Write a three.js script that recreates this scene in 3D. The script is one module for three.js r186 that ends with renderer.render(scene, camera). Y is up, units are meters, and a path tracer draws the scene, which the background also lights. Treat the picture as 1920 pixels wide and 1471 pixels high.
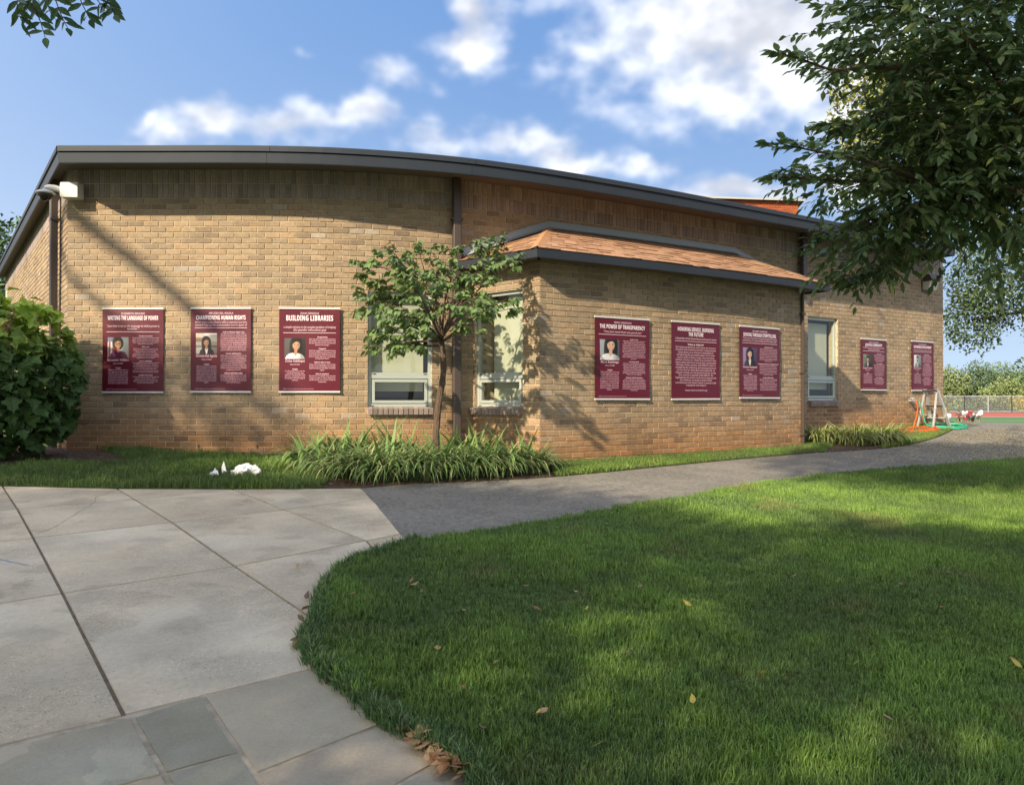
import * as THREE from 'three';
import { mergeGeometries } from 'three/addons/utils/BufferGeometryUtils.js';
import { ImprovedNoise } from 'three/addons/math/ImprovedNoise.js';
import { MarchingCubes } from 'three/addons/objects/MarchingCubes.js';

// ---------------------------------------------------------------- camera, sky, sun, exposure
const EYE = 1.5, FOC = 1500, CX = 960, CY = 735.5, PITCH = 0.00767;
const scene = new THREE.Scene();
const camera = new THREE.PerspectiveCamera(2 * Math.atan(CY / FOC) * 180 / Math.PI, 1024 / 784, 0.05, 3000);
camera.position.set(0, EYE, 0);
camera.rotation.x = PITCH;
scene.add(camera);
const renderer = new THREE.WebGLRenderer({ antialias: true });
renderer.toneMapping = THREE.LinearToneMapping;
renderer.toneMappingExposure = 1.62;
renderer.shadowMap.enabled = true;
const LIGHT = new THREE.Vector3(0.7, -0.72, -1).normalize();          // the way the sunlight travels
const sun = new THREE.DirectionalLight(new THREE.Color(1, 0.85, 0.62), 4.4);
sun.position.copy(LIGHT).multiplyScalar(-60);
sun.castShadow = true; sun.shadow.radius = 1.6;
Object.assign(sun.shadow.camera, { left: -30, right: 30, top: 30, bottom: -30, near: 1, far: 160 });
sun.shadow.mapSize.set(4096, 4096);
scene.add(sun, sun.target);

const PN = new ImprovedNoise();
const fbm3 = (x, y, z, o = 5) => { let s = 0, a = 0.5, f = 1; for (let i = 0; i < o; i++) { s += a * PN.noise(x * f, y * f, z * f + i * 7.3); a *= 0.5; f *= 2.03; } return s; };
const smooth = (a, b, x) => { const t = Math.min(1, Math.max(0, (x - a) / (b - a))); return t * t * (3 - 2 * t); };
const mix = (a, b, t) => a + (b - a) * t;
function mulberry(a) { return () => { a |= 0; a = a + 0x6D2B79F5 | 0; let t = Math.imul(a ^ a >>> 15, 1 | a); t = t + Math.imul(t ^ t >>> 7, 61 | t) ^ t; return ((t ^ t >>> 14) >>> 0) / 4294967296; }; }

{ // sky: clear-air gradient with scattered cumulus all round
  const W = 2048, H = 1024, data = new Float32Array(W * H * 4);
  const sunDir = LIGHT.clone().negate();
  const blobs = [ // tangent-plane centre and radii of the cloud banks, in pixels of the photograph
    [1420, 40, 270, 110, 1.1], [1540, 140, 190, 80, 1.05], [1330, 110, 120, 60, 0.8], [1400, 150, 100, 50, 0.8], [1700, 60, 200, 150, 0.9], [1190, 30, 60, 50, 0.55], [1170, 95, 25, 40, 0.5], [1280, 165, 50, 25, 0.55],
    [905, 30, 52, 55, 1.0], [895, 85, 62, 38, 1.0], [715, 150, 42, 36, 0.78], [770, 178, 45, 16, 0.55], [580, 100, 18, 16, 0.62], [1085, 98, 32, 20, 0.55],
    [400, 228, 85, 38, 0.95], [520, 236, 100, 34, 0.9], [670, 236, 90, 32, 0.95], [790, 262, 90, 28, 0.75], [270, 232, 38, 13, 0.7], [340, 258, 90, 22, 0.7],
    [960, 280, 60, 25, 0.75], [1060, 288, 95, 34, 0.9], [1220, 300, 50, 20, 0.7], [1365, 345, 65, 24, 1.1], [1310, 372, 90, 24, 0.95], [1450, 360, 85, 26, 0.95], [1610, 350, 120, 40, 0.9], [1560, 230, 70, 60, 0.6], [1850, 545, 60, 26, 0.5],
  ].map(([x, y, rx, ry, s]) => ({ u: (x - CX) / FOC, v: -(y - 747) / FOC, ru: rx / FOC, rv: ry / FOC, s }));
  const r = mulberry(77), far = [];
  for (let i = 0; i < 95; i++) { const az = r() * Math.PI * 2, el = 0.1 + 0.9 * r() * r(); far.push({ d: new THREE.Vector3(Math.cos(az) * Math.cos(el), Math.sin(el), Math.sin(az) * Math.cos(el)), w: 0.08 + 0.2 * r(), s: 0.7 + 0.3 * r() }); }
  const d = new THREE.Vector3();
  for (let j = 0; j < H; j++) for (let i = 0; i < W; i++) {
    const az = ((i + 0.5) / W - 0.5) * 2 * Math.PI, el = ((j + 0.5) / H - 0.5) * Math.PI, o = (j * W + i) * 4;
    d.set(Math.cos(az) * Math.cos(el), Math.sin(el), Math.sin(az) * Math.cos(el));
    const e = Math.max(0, d.y), k = Math.pow(1 - e, 4.2), c = d.dot(sunDir);
    let R = mix(0.095, 0.42, k), G = mix(0.208, 0.53, k), B = mix(0.45, 0.645, k);
    const left = Math.max(0, -d.x) * 0.55;                     // paler air on the sun's side
    R *= 1 + 1.1 * left; G *= 1 + 0.65 * left; B *= 1 + 0.3 * left;
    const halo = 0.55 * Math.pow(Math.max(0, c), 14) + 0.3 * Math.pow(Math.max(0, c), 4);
    const warm = 0.55 * smooth(-0.35, 1, c); R += halo + warm; G += halo * 0.93 + warm * 0.88; B += halo * 0.8 + warm * 0.7;  // broad warm glow added round the unseen sun as fill light
    if (d.y > 0.01) {
      let dens = 0;
      if (d.z < -0.35) {
        const u = d.x / -d.z, v = d.y / -d.z;
        const near = blobs.filter((b) => Math.abs(u - b.u) < 3 * b.ru + 0.05 && Math.abs(v - b.v) < 3 * b.rv + 0.04); if (near.length) { const wx = u + 0.075 * fbm3(u * 8, v * 8, 3.1, 5), wy = v + 0.05 * fbm3(u * 8, v * 8, 9.4, 5);
        for (const b of near) { const q = ((wx - b.u) / b.ru) ** 2 + ((wy - b.v) / b.rv) ** 2; if (q < 9) dens = Math.max(dens, b.s * Math.exp(-q * 0.75)) + 0.18 * b.s * Math.exp(-q); } }
        dens *= smooth(-0.35, -0.5, d.z);
      }
      const back = d.z > -0.42 || Math.abs(d.x / d.z) > 0.85; if (back) for (const b of far) { const q = (1 - d.dot(b.d)) * 2 / (b.w * b.w); if (q < 6) dens = Math.max(dens, b.s * Math.exp(-q * 0.8)); }
      if (dens > 0.03) { const n = fbm3(d.x * 7 + 5, d.y * 13, d.z * 7, 6), n2 = fbm3(d.x * 22, d.y * 34, d.z * 22, 5);
      const a = 0.92 * smooth(0.06, 1.22, dens * 0.98 + n * 0.85 + n2 * 0.8 - 0.03) * smooth(0.03, 0.12, dens);
      const shade = 0.80 + 0.28 * smooth(-0.25, 0.35, n2 + n * 0.6) - 0.14 * smooth(0.75, 1.25, dens);
      R = mix(R, 0.72 * shade, a); G = mix(G, 0.735 * shade, a); B = mix(B, 0.785 * shade, a); }
    }
    if (d.y < 0) { const g = smooth(0, -0.05, d.y); R = mix(R, 0.16, g); G = mix(G, 0.18, g); B = mix(B, 0.13, g); }
    data[o] = R; data[o + 1] = G; data[o + 2] = B; data[o + 3] = 1;
  }
  const t = new THREE.DataTexture(data, W, H, THREE.RGBAFormat, THREE.FloatType);
  t.mapping = THREE.EquirectangularReflectionMapping; t.magFilter = t.minFilter = THREE.LinearFilter; t.needsUpdate = true;
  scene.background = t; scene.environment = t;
}

// ---------------------------------------------------------------- helpers
const V = (X, h, Z) => new THREE.Vector3(X, EYE + h, -Z);              // X right, h above the eye, Z ahead, in metres
function at(x, y, Z) {                                                 // the point at depth Z behind a pixel
  const cx = (x - CX) / FOC, cy = -(y - CY) / FOC, c = Math.cos(PITCH), s = Math.sin(PITCH);
  const dy = cy * c + s, dz = -(c - cy * s), k = Z / -dz;
  return new THREE.Vector3(cx * k, EYE + dy * k, -Z);
}
function gh(X, Z) {                                                    // ground height relative to the eye
  const zc = Math.max(-6, Z), xc = Math.min(16, Math.max(-14, X));
  let g = 1.5 - 0.0519 * Math.min(zc, 22) + 0.0204 * xc - 0.03 * Math.max(0, Math.min(zc, 22) - 14.4);
  g += 0.05 * Math.exp(-(((X + 6.3) / 1.2) ** 2 + ((Z - 10.9) / 0.9) ** 2)) * -1;
  return -mix(g, 2.6, smooth(18, 36, Z));
}
function groundAt(x, y, lift = 0) { let Z = 8, p; for (let i = 0; i < 60; i++) { const a = at(x, y, 1), s = (EYE - a.y); p = a; const X = a.x * Z; Z = mix(Z, -gh(X, Z) / s, 0.5); } p = at(x, y, Z); p.y = EYE + gh(p.x, -p.z) + lift; return p; }
const onGround = (X, Z, lift = 0) => V(X, gh(X, Z) + lift, Z);

const used = {};
function numbered(n) { const k = used[n] ?? 0; used[n] = k + 1; return k ? n + '_' + String(k).padStart(3, '0') : n; }
const shadows = (o) => { o.castShadow = o.receiveShadow = true; return o; };
function thing(name, label, category, pos = new THREE.Vector3(), group) { const o = new THREE.Group(); o.name = numbered(name); o.position.copy(pos); o.userData = { label, category }; if (group) o.userData.group = group; scene.add(o); return o; }
function part(name, geo, mat, parent) { const m = shadows(new THREE.Mesh(geo, mat)); m.name = name; parent.add(m); return m; }
function tag(o, label, category, group, kind) { o.userData = { label, category }; if (group) o.userData.group = group; if (kind) o.userData.kind = kind; return o; }
function struct(name, geo, mat, label) { const m = shadows(new THREE.Mesh(geo, mat)); m.name = name; m.userData = { kind: 'structure' }; if (label) m.userData.label = label; scene.add(m); return m; }

class GB { // triangle collector, flat shaded unless normals are given
  constructor() { this.p = []; this.u = []; this.c = []; this.n = []; this.smooth = false; }
  tri(a, b, c, col, ua, ub, uc) {
    for (const q of [a, b, c]) this.p.push(q.x, q.y, q.z);
    for (const q of [ua, ub, uc]) q ? this.u.push(q[0], q[1]) : this.u.push(0, 0);
    const k = col || [1, 1, 1]; for (let i = 0; i < 3; i++) this.c.push(k[0], k[1], k[2]);
  }
  quad(a, b, c, d, col, us) { us = us || []; this.tri(a, b, c, col, us[0], us[1], us[2]); this.tri(a, c, d, col, us[0], us[2], us[3]); }
  box(sx, sy, sz, m, col) { // box of that size in the frame of matrix m, centred
    const P = (x, y, z) => new THREE.Vector3(x * sx / 2, y * sy / 2, z * sz / 2).applyMatrix4(m);
    const q = (a, b, c, d, w, h) => this.quad(a, b, c, d, col, [[0, 0], [w, 0], [w, h], [0, h]]);
    q(P(-1, -1, 1), P(1, -1, 1), P(1, 1, 1), P(-1, 1, 1), sx, sy); q(P(1, -1, -1), P(-1, -1, -1), P(-1, 1, -1), P(1, 1, -1), sx, sy);
    q(P(1, -1, 1), P(1, -1, -1), P(1, 1, -1), P(1, 1, 1), sz, sy); q(P(-1, -1, -1), P(-1, -1, 1), P(-1, 1, 1), P(-1, 1, -1), sz, sy);
    q(P(-1, 1, 1), P(1, 1, 1), P(1, 1, -1), P(-1, 1, -1), sx, sz); q(P(-1, -1, -1), P(1, -1, -1), P(1, -1, 1), P(-1, -1, 1), sx, sz);
  }
  tube(pts, r0, r1, seg = 6, col, wob = 0, rnd) { // tapered limb through points
    const curve = new THREE.CatmullRomCurve3(pts), n = Math.max(3, pts.length * 4), rings = [];
    for (let i = 0; i <= n; i++) {
      const t = i / n, c = curve.getPoint(t), T = curve.getTangent(t), A = new THREE.Vector3(Math.abs(T.y) > 0.9 ? 1 : 0, Math.abs(T.y) > 0.9 ? 0 : 1, 0).cross(T).normalize(), B = T.clone().cross(A), ring = [], r = mix(r0, r1, t);
      for (let k = 0; k < seg; k++) { const a = k / seg * Math.PI * 2, rr = r * (1 + (wob ? wob * (rnd() - 0.5) : 0)); ring.push(c.clone().addScaledVector(A, Math.cos(a) * rr).addScaledVector(B, Math.sin(a) * rr)); }
      rings.push(ring);
    }
    const L = curve.getLength();
    for (let i = 0; i < n; i++) for (let k = 0; k < seg; k++) { const k2 = (k + 1) % seg, v0 = i / n * L, v1 = (i + 1) / n * L, u0 = k / seg * 6.28 * r0, u1 = (k + 1) / seg * 6.28 * r0; this.quad(rings[i][k], rings[i][k2], rings[i + 1][k2], rings[i + 1][k], col, [[u0, v0], [u1, v0], [u1, v1], [u0, v1]]); }
  }
  geo() {
    const g = new THREE.BufferGeometry();
    g.setAttribute('position', new THREE.Float32BufferAttribute(this.p, 3)); g.setAttribute('uv', new THREE.Float32BufferAttribute(this.u, 2)); g.setAttribute('color', new THREE.Float32BufferAttribute(this.c, 3));
    g.computeVertexNormals(); return g;
  }
}
const YAX = new THREE.Vector3(0, 1, 0);
const frame = (o, x, y, z) => new THREE.Matrix4().makeBasis(x, y, z).setPosition(o);
// leaf outlines: pairs (along, half width)
const OVATE = [[0.12, 0.16], [0.36, 0.46], [0.62, 0.40], [0.85, 0.17]], LANCE = [[0.2, 0.32], [0.45, 0.46], [0.75, 0.28]], ROUGH = [[0.4, 0.45]];
function leaf(b, p, dir, nor, len, wid, col, shape = OVATE, fold = 0.25, droop = 0.15) {
  const side = dir.clone().cross(nor).normalize(), N = side.clone().cross(dir).normalize();
  const mid = (t) => p.clone().addScaledVector(dir, len * t).addScaledVector(N, -droop * len * t * t);
  const edge = (t, w, s) => mid(t).addScaledVector(side, s * w * wid).addScaledVector(N, fold * w * wid);
  const tip = mid(1); let L0 = p, R0 = p, M0 = p;
  for (const [t, w] of shape) {
    const L = edge(t, w, -1), R = edge(t, w, 1), M = mid(t);
    if (M0 === p) { b.tri(p, M, L, col); b.tri(p, R, M, col); } else { b.quad(M0, M, L, L0, col); b.quad(M0, R0, R, M, col); }
    L0 = L; R0 = R; M0 = M;
  }
  b.tri(M0, tip, L0, col); b.tri(M0, R0, tip, col);
}
function lobed(b, p, dir, nor, len, col, droop = 0.2) { // three-lobed toothed leaf
  const side = dir.clone().cross(nor).normalize(), N = side.clone().cross(dir).normalize();
  const O = [[0, 0], [0.08, 0.26], [0.22, 0.34], [0.34, 0.58], [0.5, 0.5], [0.56, 0.3], [0.78, 0.26], [0.84, 0.1], [1, 0], [0.84, -0.1], [0.78, -0.26], [0.56, -0.3], [0.5, -0.5], [0.34, -0.58], [0.22, -0.34], [0.08, -0.26]];
  const P = O.map(([t, w]) => p.clone().addScaledVector(dir, len * t).addScaledVector(side, w * len).addScaledVector(N, len * (Math.abs(w) * 0.22 - droop * t * t)));
  const c = p.clone().addScaledVector(dir, len * 0.4).addScaledVector(N, -len * droop * 0.16);
  for (let i = 0; i < P.length; i++) b.tri(c, P[i], P[(i + 1) % P.length], col);
}
// ---------------------------------------------------------------- textures
function vnoise(seed) { // tileable value noise
  const r = mulberry(seed), N = 256, T = new Float32Array(N * N); for (let i = 0; i < T.length; i++) T[i] = r();
  return (x, y, per) => { const xi = Math.floor(x), yi = Math.floor(y), fx = x - xi, fy = y - yi, sx = fx * fx * (3 - 2 * fx), sy = fy * fy * (3 - 2 * fy), w = (a) => ((a % per) + per) % per & 255; const g = (a, b) => T[w(b) * N + w(a)]; return mix(mix(g(xi, yi), g(xi + 1, yi), sx), mix(g(xi, yi + 1), g(xi + 1, yi + 1), sx), sy); };
}
const vn = vnoise(5), vn2 = vnoise(91);
const tfbm = (u, v, f, o, n = vn) => { let s = 0, a = 0.5; for (let i = 0; i < o; i++) { s += a * n(u * f, v * f, f); a *= 0.5; f *= 2; } return s / (1 - Math.pow(0.5, o)); };
function tex(size, fn, repeat = 1, srgb = false) {
  const d = new Uint8Array(size * size * 4);
  for (let y = 0; y < size; y++) for (let x = 0; x < size; x++) { const c = fn(x / size, y / size, x, y), o = (y * size + x) * 4; for (let k = 0; k < 3; k++) d[o + k] = Math.max(0, Math.min(255, 255 * (c.length ? c[k] : c))); d[o + 3] = 255; }
  const t = new THREE.DataTexture(d, size, size); t.wrapS = t.wrapT = THREE.RepeatWrapping; t.magFilter = THREE.LinearFilter; t.minFilter = THREE.LinearMipmapLinearFilter; t.generateMipmaps = true; t.repeat.set(repeat, repeat); if (srgb) t.colorSpace = THREE.SRGBColorSpace; t.needsUpdate = true; return t;
}
const std = (o) => new THREE.MeshStandardMaterial({ roughness: 0.9, metalness: 0, side: THREE.DoubleSide, ...o });
const rTex = mulberry(404);
const speck = (n, size, lo, hi, big = 0.35) => { const g = new Float32Array(size * size); for (let i = 0; i < n; i++) { const x = rTex() * size | 0, y = rTex() * size | 0, v = mix(lo, hi, rTex()), w = rTex() < big ? (rTex() < 0.3 ? 3 : 2) : 1; for (let a = 0; a < w; a++) for (let b = 0; b < w; b++) g[((y + b) % size) * size + (x + a) % size] = v; } return g; };
const brickTex = tex(512, (u, v, x, y) => 0.62 + 0.30 * tfbm(u, v, 14, 4) + 0.16 * tfbm(u, v, 90, 2, vn2) - 0.25 * smooth(0.72, 0.85, tfbm(u, v, 40, 2, vn2)), 1 / 0.6);
const brickBump = tex(512, (u, v) => 0.5 * tfbm(u, v, 40, 3) + 0.5 * tfbm(u, v, 120, 2, vn2), 1 / 0.6);
const sp1 = speck(30000, 1024, -0.5, 0.65, 0.6), sp2 = speck(4500, 1024, -0.7, -0.2, 0.6);
const concTex = tex(1024, (u, v, x, y) => { const i = y * 1024 + x, k = 0.66 + 0.46 * (tfbm(u, v, 5, 5) - 0.5) - 0.10 * smooth(0.55, 0.7, tfbm(u, v, 9, 4, vn2)) + 0.12 * (tfbm(u, v, 120, 2, vn2) - 0.5) + sp1[i] * 0.6 * smooth(0.38, 0.62, tfbm(u, v, 6, 3, vn2)) + sp2[i] * 0.5; const w = tfbm(u, v, 4, 4, vn2) - 0.5; return [k * (1 + 0.10 * w), k, k * (1 - 0.12 * w)]; }, 1 / 2.3);
const sp3 = speck(120000, 1024, -0.62, 0.75, 0.75), sp4 = speck(1500, 1024, 0.5, 1.6);
const asphTex = tex(1024, (u, v, x, y) => { const i = y * 1024 + x, k = 0.50 * (1 + 0.45 * (tfbm(u, v, 6, 4) - 0.5) + sp3[i] * 0.95 + sp4[i] * 0.6 + 0.75 * (tfbm(u, v, 64, 3, vn2) - 0.5)); return [k * 1.02, k, k * 0.98]; }, 1 / 2.0);
const stoneTex = tex(1024, (u, v) => { const a = tfbm(u, v, 4, 6), b = tfbm(u, v, 14, 4, vn2), w = smooth(0.60, 0.64, tfbm(u, v, 8, 5, vn2)) * smooth(0.5, 0.62, tfbm(u, v, 3, 2)), k = 0.66 + 0.30 * (a - 0.5) + 0.14 * (b - 0.5) + 0.13 * w + 0.12 * (tfbm(u, v, 200, 2) - 0.5); const g = tfbm(u, v, 3, 3, vn2) - 0.5; return [k * (1 + 0.22 * g), k, k * (1 - 0.18 * g)]; }, 1 / 1.7);
const stoneBump = tex(512, (u, v) => { const r = Math.floor(tfbm(u, v, 6, 4, vn2) * 9) / 9; return 0.6 * r + 0.3 * tfbm(u, v, 30, 4) + 0.1 * tfbm(u, v, 200, 1); }, 1 / 1.7);
const soilTex = tex(512, (u, v) => { const k = 0.35 + 0.7 * tfbm(u, v, 24, 5); return [k, k * 0.97, k * 0.95]; }, 1 / 1.2);
const turfTex = tex(512, (u, v) => { const k = 0.4 + 0.6 * tfbm(u, v, 120, 3, vn2), d = smooth(0.5, 0.75, tfbm(u, v, 5, 5)); return [k * mix(0.75, 1.25, d), k * mix(1, 0.9, d), k * 0.8]; }, 1 / 2.7);
const barkTex = tex(512, (u, v) => 0.45 + 0.55 * tfbm(u * 1, v * 0.25 % 1, 32, 4), 3);
const metalTex = tex(256, (u, v) => 0.8 + 0.2 * tfbm(u, v, 4, 5), 1 / 1.6);
const M = {
  brick: std({ vertexColors: true, map: brickTex, bumpMap: brickBump, bumpScale: 0.004, roughness: 0.92 }),
  mortar: std({ color: new THREE.Color(0.66, 0.535, 0.37), map: brickTex, bumpMap: brickBump, bumpScale: 0.003, roughness: 1 }),
  conc: std({ vertexColors: true, map: concTex, bumpMap: concTex, bumpScale: 0.006, roughness: 0.85 }),
  joint: std({ color: new THREE.Color(0.26, 0.21, 0.15), map: soilTex }),
  grout: std({ color: new THREE.Color(0.62, 0.53, 0.39), map: soilTex }),
  asph: std({ color: new THREE.Color(0.43, 0.40, 0.34), map: asphTex, bumpMap: asphTex, bumpScale: 0.014, roughness: 0.97 }),
  stone: std({ vertexColors: true, map: stoneTex, bumpMap: stoneBump, bumpScale: 0.006, roughness: 0.72 }),
  soil: std({ color: new THREE.Color(0.11, 0.068, 0.042), map: soilTex, bumpMap: soilTex, bumpScale: 0.03, roughness: 1 }),
  turf: std({ color: new THREE.Color(0.075, 0.10, 0.026), map: turfTex, roughness: 1 }),
  grass: std({ color: 0xffffff, roughness: 0.75 }),
  fascia: new THREE.MeshPhysicalMaterial({ color: new THREE.Color(0.036, 0.044, 0.058), map: metalTex, roughness: 0.5, specularIntensity: 0.5, side: THREE.DoubleSide }),
  soffit: std({ color: new THREE.Color(0.14, 0.115, 0.10), roughness: 0.7 }),
  pipe: std({ color: new THREE.Color(0.078, 0.058, 0.05), roughness: 0.42, metalness: 0.1 }),
  flash: std({ color: new THREE.Color(0.33, 0.37, 0.385), map: metalTex, roughness: 0.45, metalness: 0.1 }),
  roof: std({ color: new THREE.Color(0.16, 0.155, 0.15) }),
  shingle: std({ vertexColors: true, map: brickTex, bumpMap: brickBump, bumpScale: 0.003, roughness: 0.95 }),
  alu: std({ color: new THREE.Color(0.48, 0.52, 0.48), roughness: 0.4, metalness: 0.25 }),
  steel: std({ color: new THREE.Color(0.62, 0.63, 0.64), roughness: 0.35, metalness: 0.6 }),
  glass: new THREE.MeshPhysicalMaterial({ color: 0xf1f4ee, roughness: 0.03, transmission: 1, thickness: 0, ior: 1.5 }),
  blind: std({ color: new THREE.Color(0.50, 0.505, 0.42), roughness: 0.95 }),
  dark: std({ color: new THREE.Color(0.03, 0.03, 0.032), roughness: 0.6 }),
  white: std({ color: new THREE.Color(0.64, 0.64, 0.62), roughness: 0.45 }),
  paper: std({ color: new THREE.Color(0.80, 0.79, 0.78), roughness: 0.7 }),
  bark: std({ color: new THREE.Color(0.15, 0.10, 0.07), map: barkTex, bumpMap: barkTex, bumpScale: 0.012, roughness: 1 }),
  leaf: new THREE.MeshPhysicalMaterial({ vertexColors: true, roughness: 0.55, transmission: 0.38, thickness: 0, side: THREE.DoubleSide, specularIntensity: 0.55 }),
  leafFar: std({ vertexColors: true, roughness: 0.8 }),
  dead: std({ vertexColors: true, roughness: 0.85 }),
  redbrick: std({ color: new THREE.Color(0.42, 0.12, 0.05), map: brickTex }),
};
const jitter = (c, r, a) => { const k = 1 + a * (r() * 2 - 1); return [c[0] * k * (1 + a * 0.4 * (r() - 0.5)), c[1] * k, c[2] * k * (1 + a * 0.4 * (r() - 0.5))]; };
// ---------------------------------------------------------------- ground sheets
{
  const xs = [], zs = [];
  for (let i = -60; i <= 60; i++) xs.push(Math.sign(i) * (Math.abs(i) * 0.45 + Math.pow(Math.abs(i) / 60, 4) * 900));
  for (let i = 0; i <= 150; i++) zs.push(i < 110 ? -10 + i * 0.45 : 39.5 + Math.pow((i - 110) / 40, 3) * 1100 + (i - 110) * 0.5);
  for (const z of [-30, -80, -250, -700]) zs.unshift(z);
  const b = new GB();
  for (let j = 0; j < zs.length - 1; j++) for (let i = 0; i < xs.length - 1; i++) {
    const P = (a, c) => onGround(xs[a], zs[c], -0.06), U = (a, c) => [xs[a], zs[c]];
    b.quad(P(i, j), P(i + 1, j), P(i + 1, j + 1), P(i, j + 1), [1, 1, 1], [U(i, j), U(i + 1, j), U(i + 1, j + 1), U(i, j + 1)]);
  }
  const g = b.geo(), n = g.attributes.position.count, N = new Float32Array(n * 3); g.computeVertexNormals();
  struct('ground', g, M.turf);
}
// a sheet over a polygon of ground points, draped at a lift, with a skirt
function sheetGeo(pts, lift, col, cell = 0.35, skirt = 0.05, off = [0, 0]) {
  const b = new GB(), shape = pts.map((p) => new THREE.Vector2(p.x, -p.z));
  const minx = Math.min(...shape.map((p) => p.x)), maxx = Math.max(...shape.map((p) => p.x)), minz = Math.min(...shape.map((p) => p.y)), maxz = Math.max(...shape.map((p) => p.y));
  const clip = (poly, axis, val, keep) => { const out = []; for (let i = 0; i < poly.length; i++) { const a = poly[i], c = poly[(i + 1) % poly.length], ia = keep * (a[axis] - val) >= 0, ic = keep * (c[axis] - val) >= 0; if (ia) out.push(a); if (ia !== ic) { const t = (val - a[axis]) / (c[axis] - a[axis]); out.push(new THREE.Vector2(mix(a.x, c.x, t), mix(a.y, c.y, t))); } } return out; };
  for (const tri of THREE.ShapeUtils.triangulateShape(shape, [])) {
    const base = tri.map((i) => shape[i]);
    const x0 = Math.min(...base.map((p) => p.x)), x1 = Math.max(...base.map((p) => p.x)), z0 = Math.min(...base.map((p) => p.y)), z1 = Math.max(...base.map((p) => p.y));
    for (let i = Math.floor((x0 - minx) / cell); i * cell + minx < x1; i++) {
      let col1 = clip(clip(base, 'x', minx + i * cell, 1), 'x', minx + (i + 1) * cell, -1); if (col1.length < 3) continue;
      for (let j = Math.floor((z0 - minz) / cell); j * cell + minz < z1; j++) {
        const q = clip(clip(col1, 'y', minz + j * cell, 1), 'y', minz + (j + 1) * cell, -1); if (q.length < 3) continue;
        const P = q.map((p) => onGround(p.x, p.y, lift)), U = q.map((p) => [p.x + off[0], p.y + off[1]]);
        for (let k = 1; k < q.length - 1; k++) b.tri(P[0], P[k], P[k + 1], col, U[0], U[k], U[k + 1]);
      }
    }
  }
  for (let i = 0; i < shape.length; i++) { const a = shape[i], c = shape[(i + 1) % shape.length], n = Math.max(1, Math.ceil(a.distanceTo(c) / cell)); for (let k = 0; k < n; k++) { const p = a.clone().lerp(c, k / n), q = a.clone().lerp(c, (k + 1) / n); b.quad(onGround(p.x, p.y, lift - skirt), onGround(q.x, q.y, lift - skirt), onGround(q.x, q.y, lift), onGround(p.x, p.y, lift), col, [[0, 0], [0.2, 0], [0.2, skirt], [0, skirt]]); } }
  return b.geo();
}
const px = (list) => list.map(([x, y]) => groundAt(x, y));
const smoothLine = (pts, n) => { const c = new THREE.CatmullRomCurve3(pts, false, 'centripetal'); return c.getPoints(n); };
// concrete slabs and bluestone flags; joints are the darker bed between them
const slabR = mulberry(31);
const pavement = struct('pavement', sheetGeo([...px([[-900, 1500], [-420, 1120], [-300, 955], [-120, 912], [4, 911], [435, 917], [677, 915], [766, 1011]]), onGround(-0.2, 4.6), onGround(0.9, 3.0), onGround(0.9, 1.2), onGround(-6, 1.2)], -0.012), M.joint);
function inset(q, d) { const c = q.reduce((s, p) => s.add(p), new THREE.Vector3()).multiplyScalar(1 / q.length), n = q.length; const out = []; for (let i = 0; i < n; i++) { const p = q[i], a = q[(i + n - 1) % n], b = q[(i + 1) % n]; const e1 = p.clone().sub(a).setY(0).normalize(), e2 = b.clone().sub(p).setY(0).normalize(); let n1 = new THREE.Vector3(-e1.z, 0, e1.x), n2 = new THREE.Vector3(-e2.z, 0, e2.x); if (n1.dot(c.clone().sub(p)) < 0) n1.negate(); if (n2.dot(c.clone().sub(p)) < 0) n2.negate(); const m = n1.clone().add(n2); const k = d / Math.max(0.35, (1 + n1.dot(n2))); out.push(p.clone().addScaledVector(m, k)); } return out; }
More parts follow.
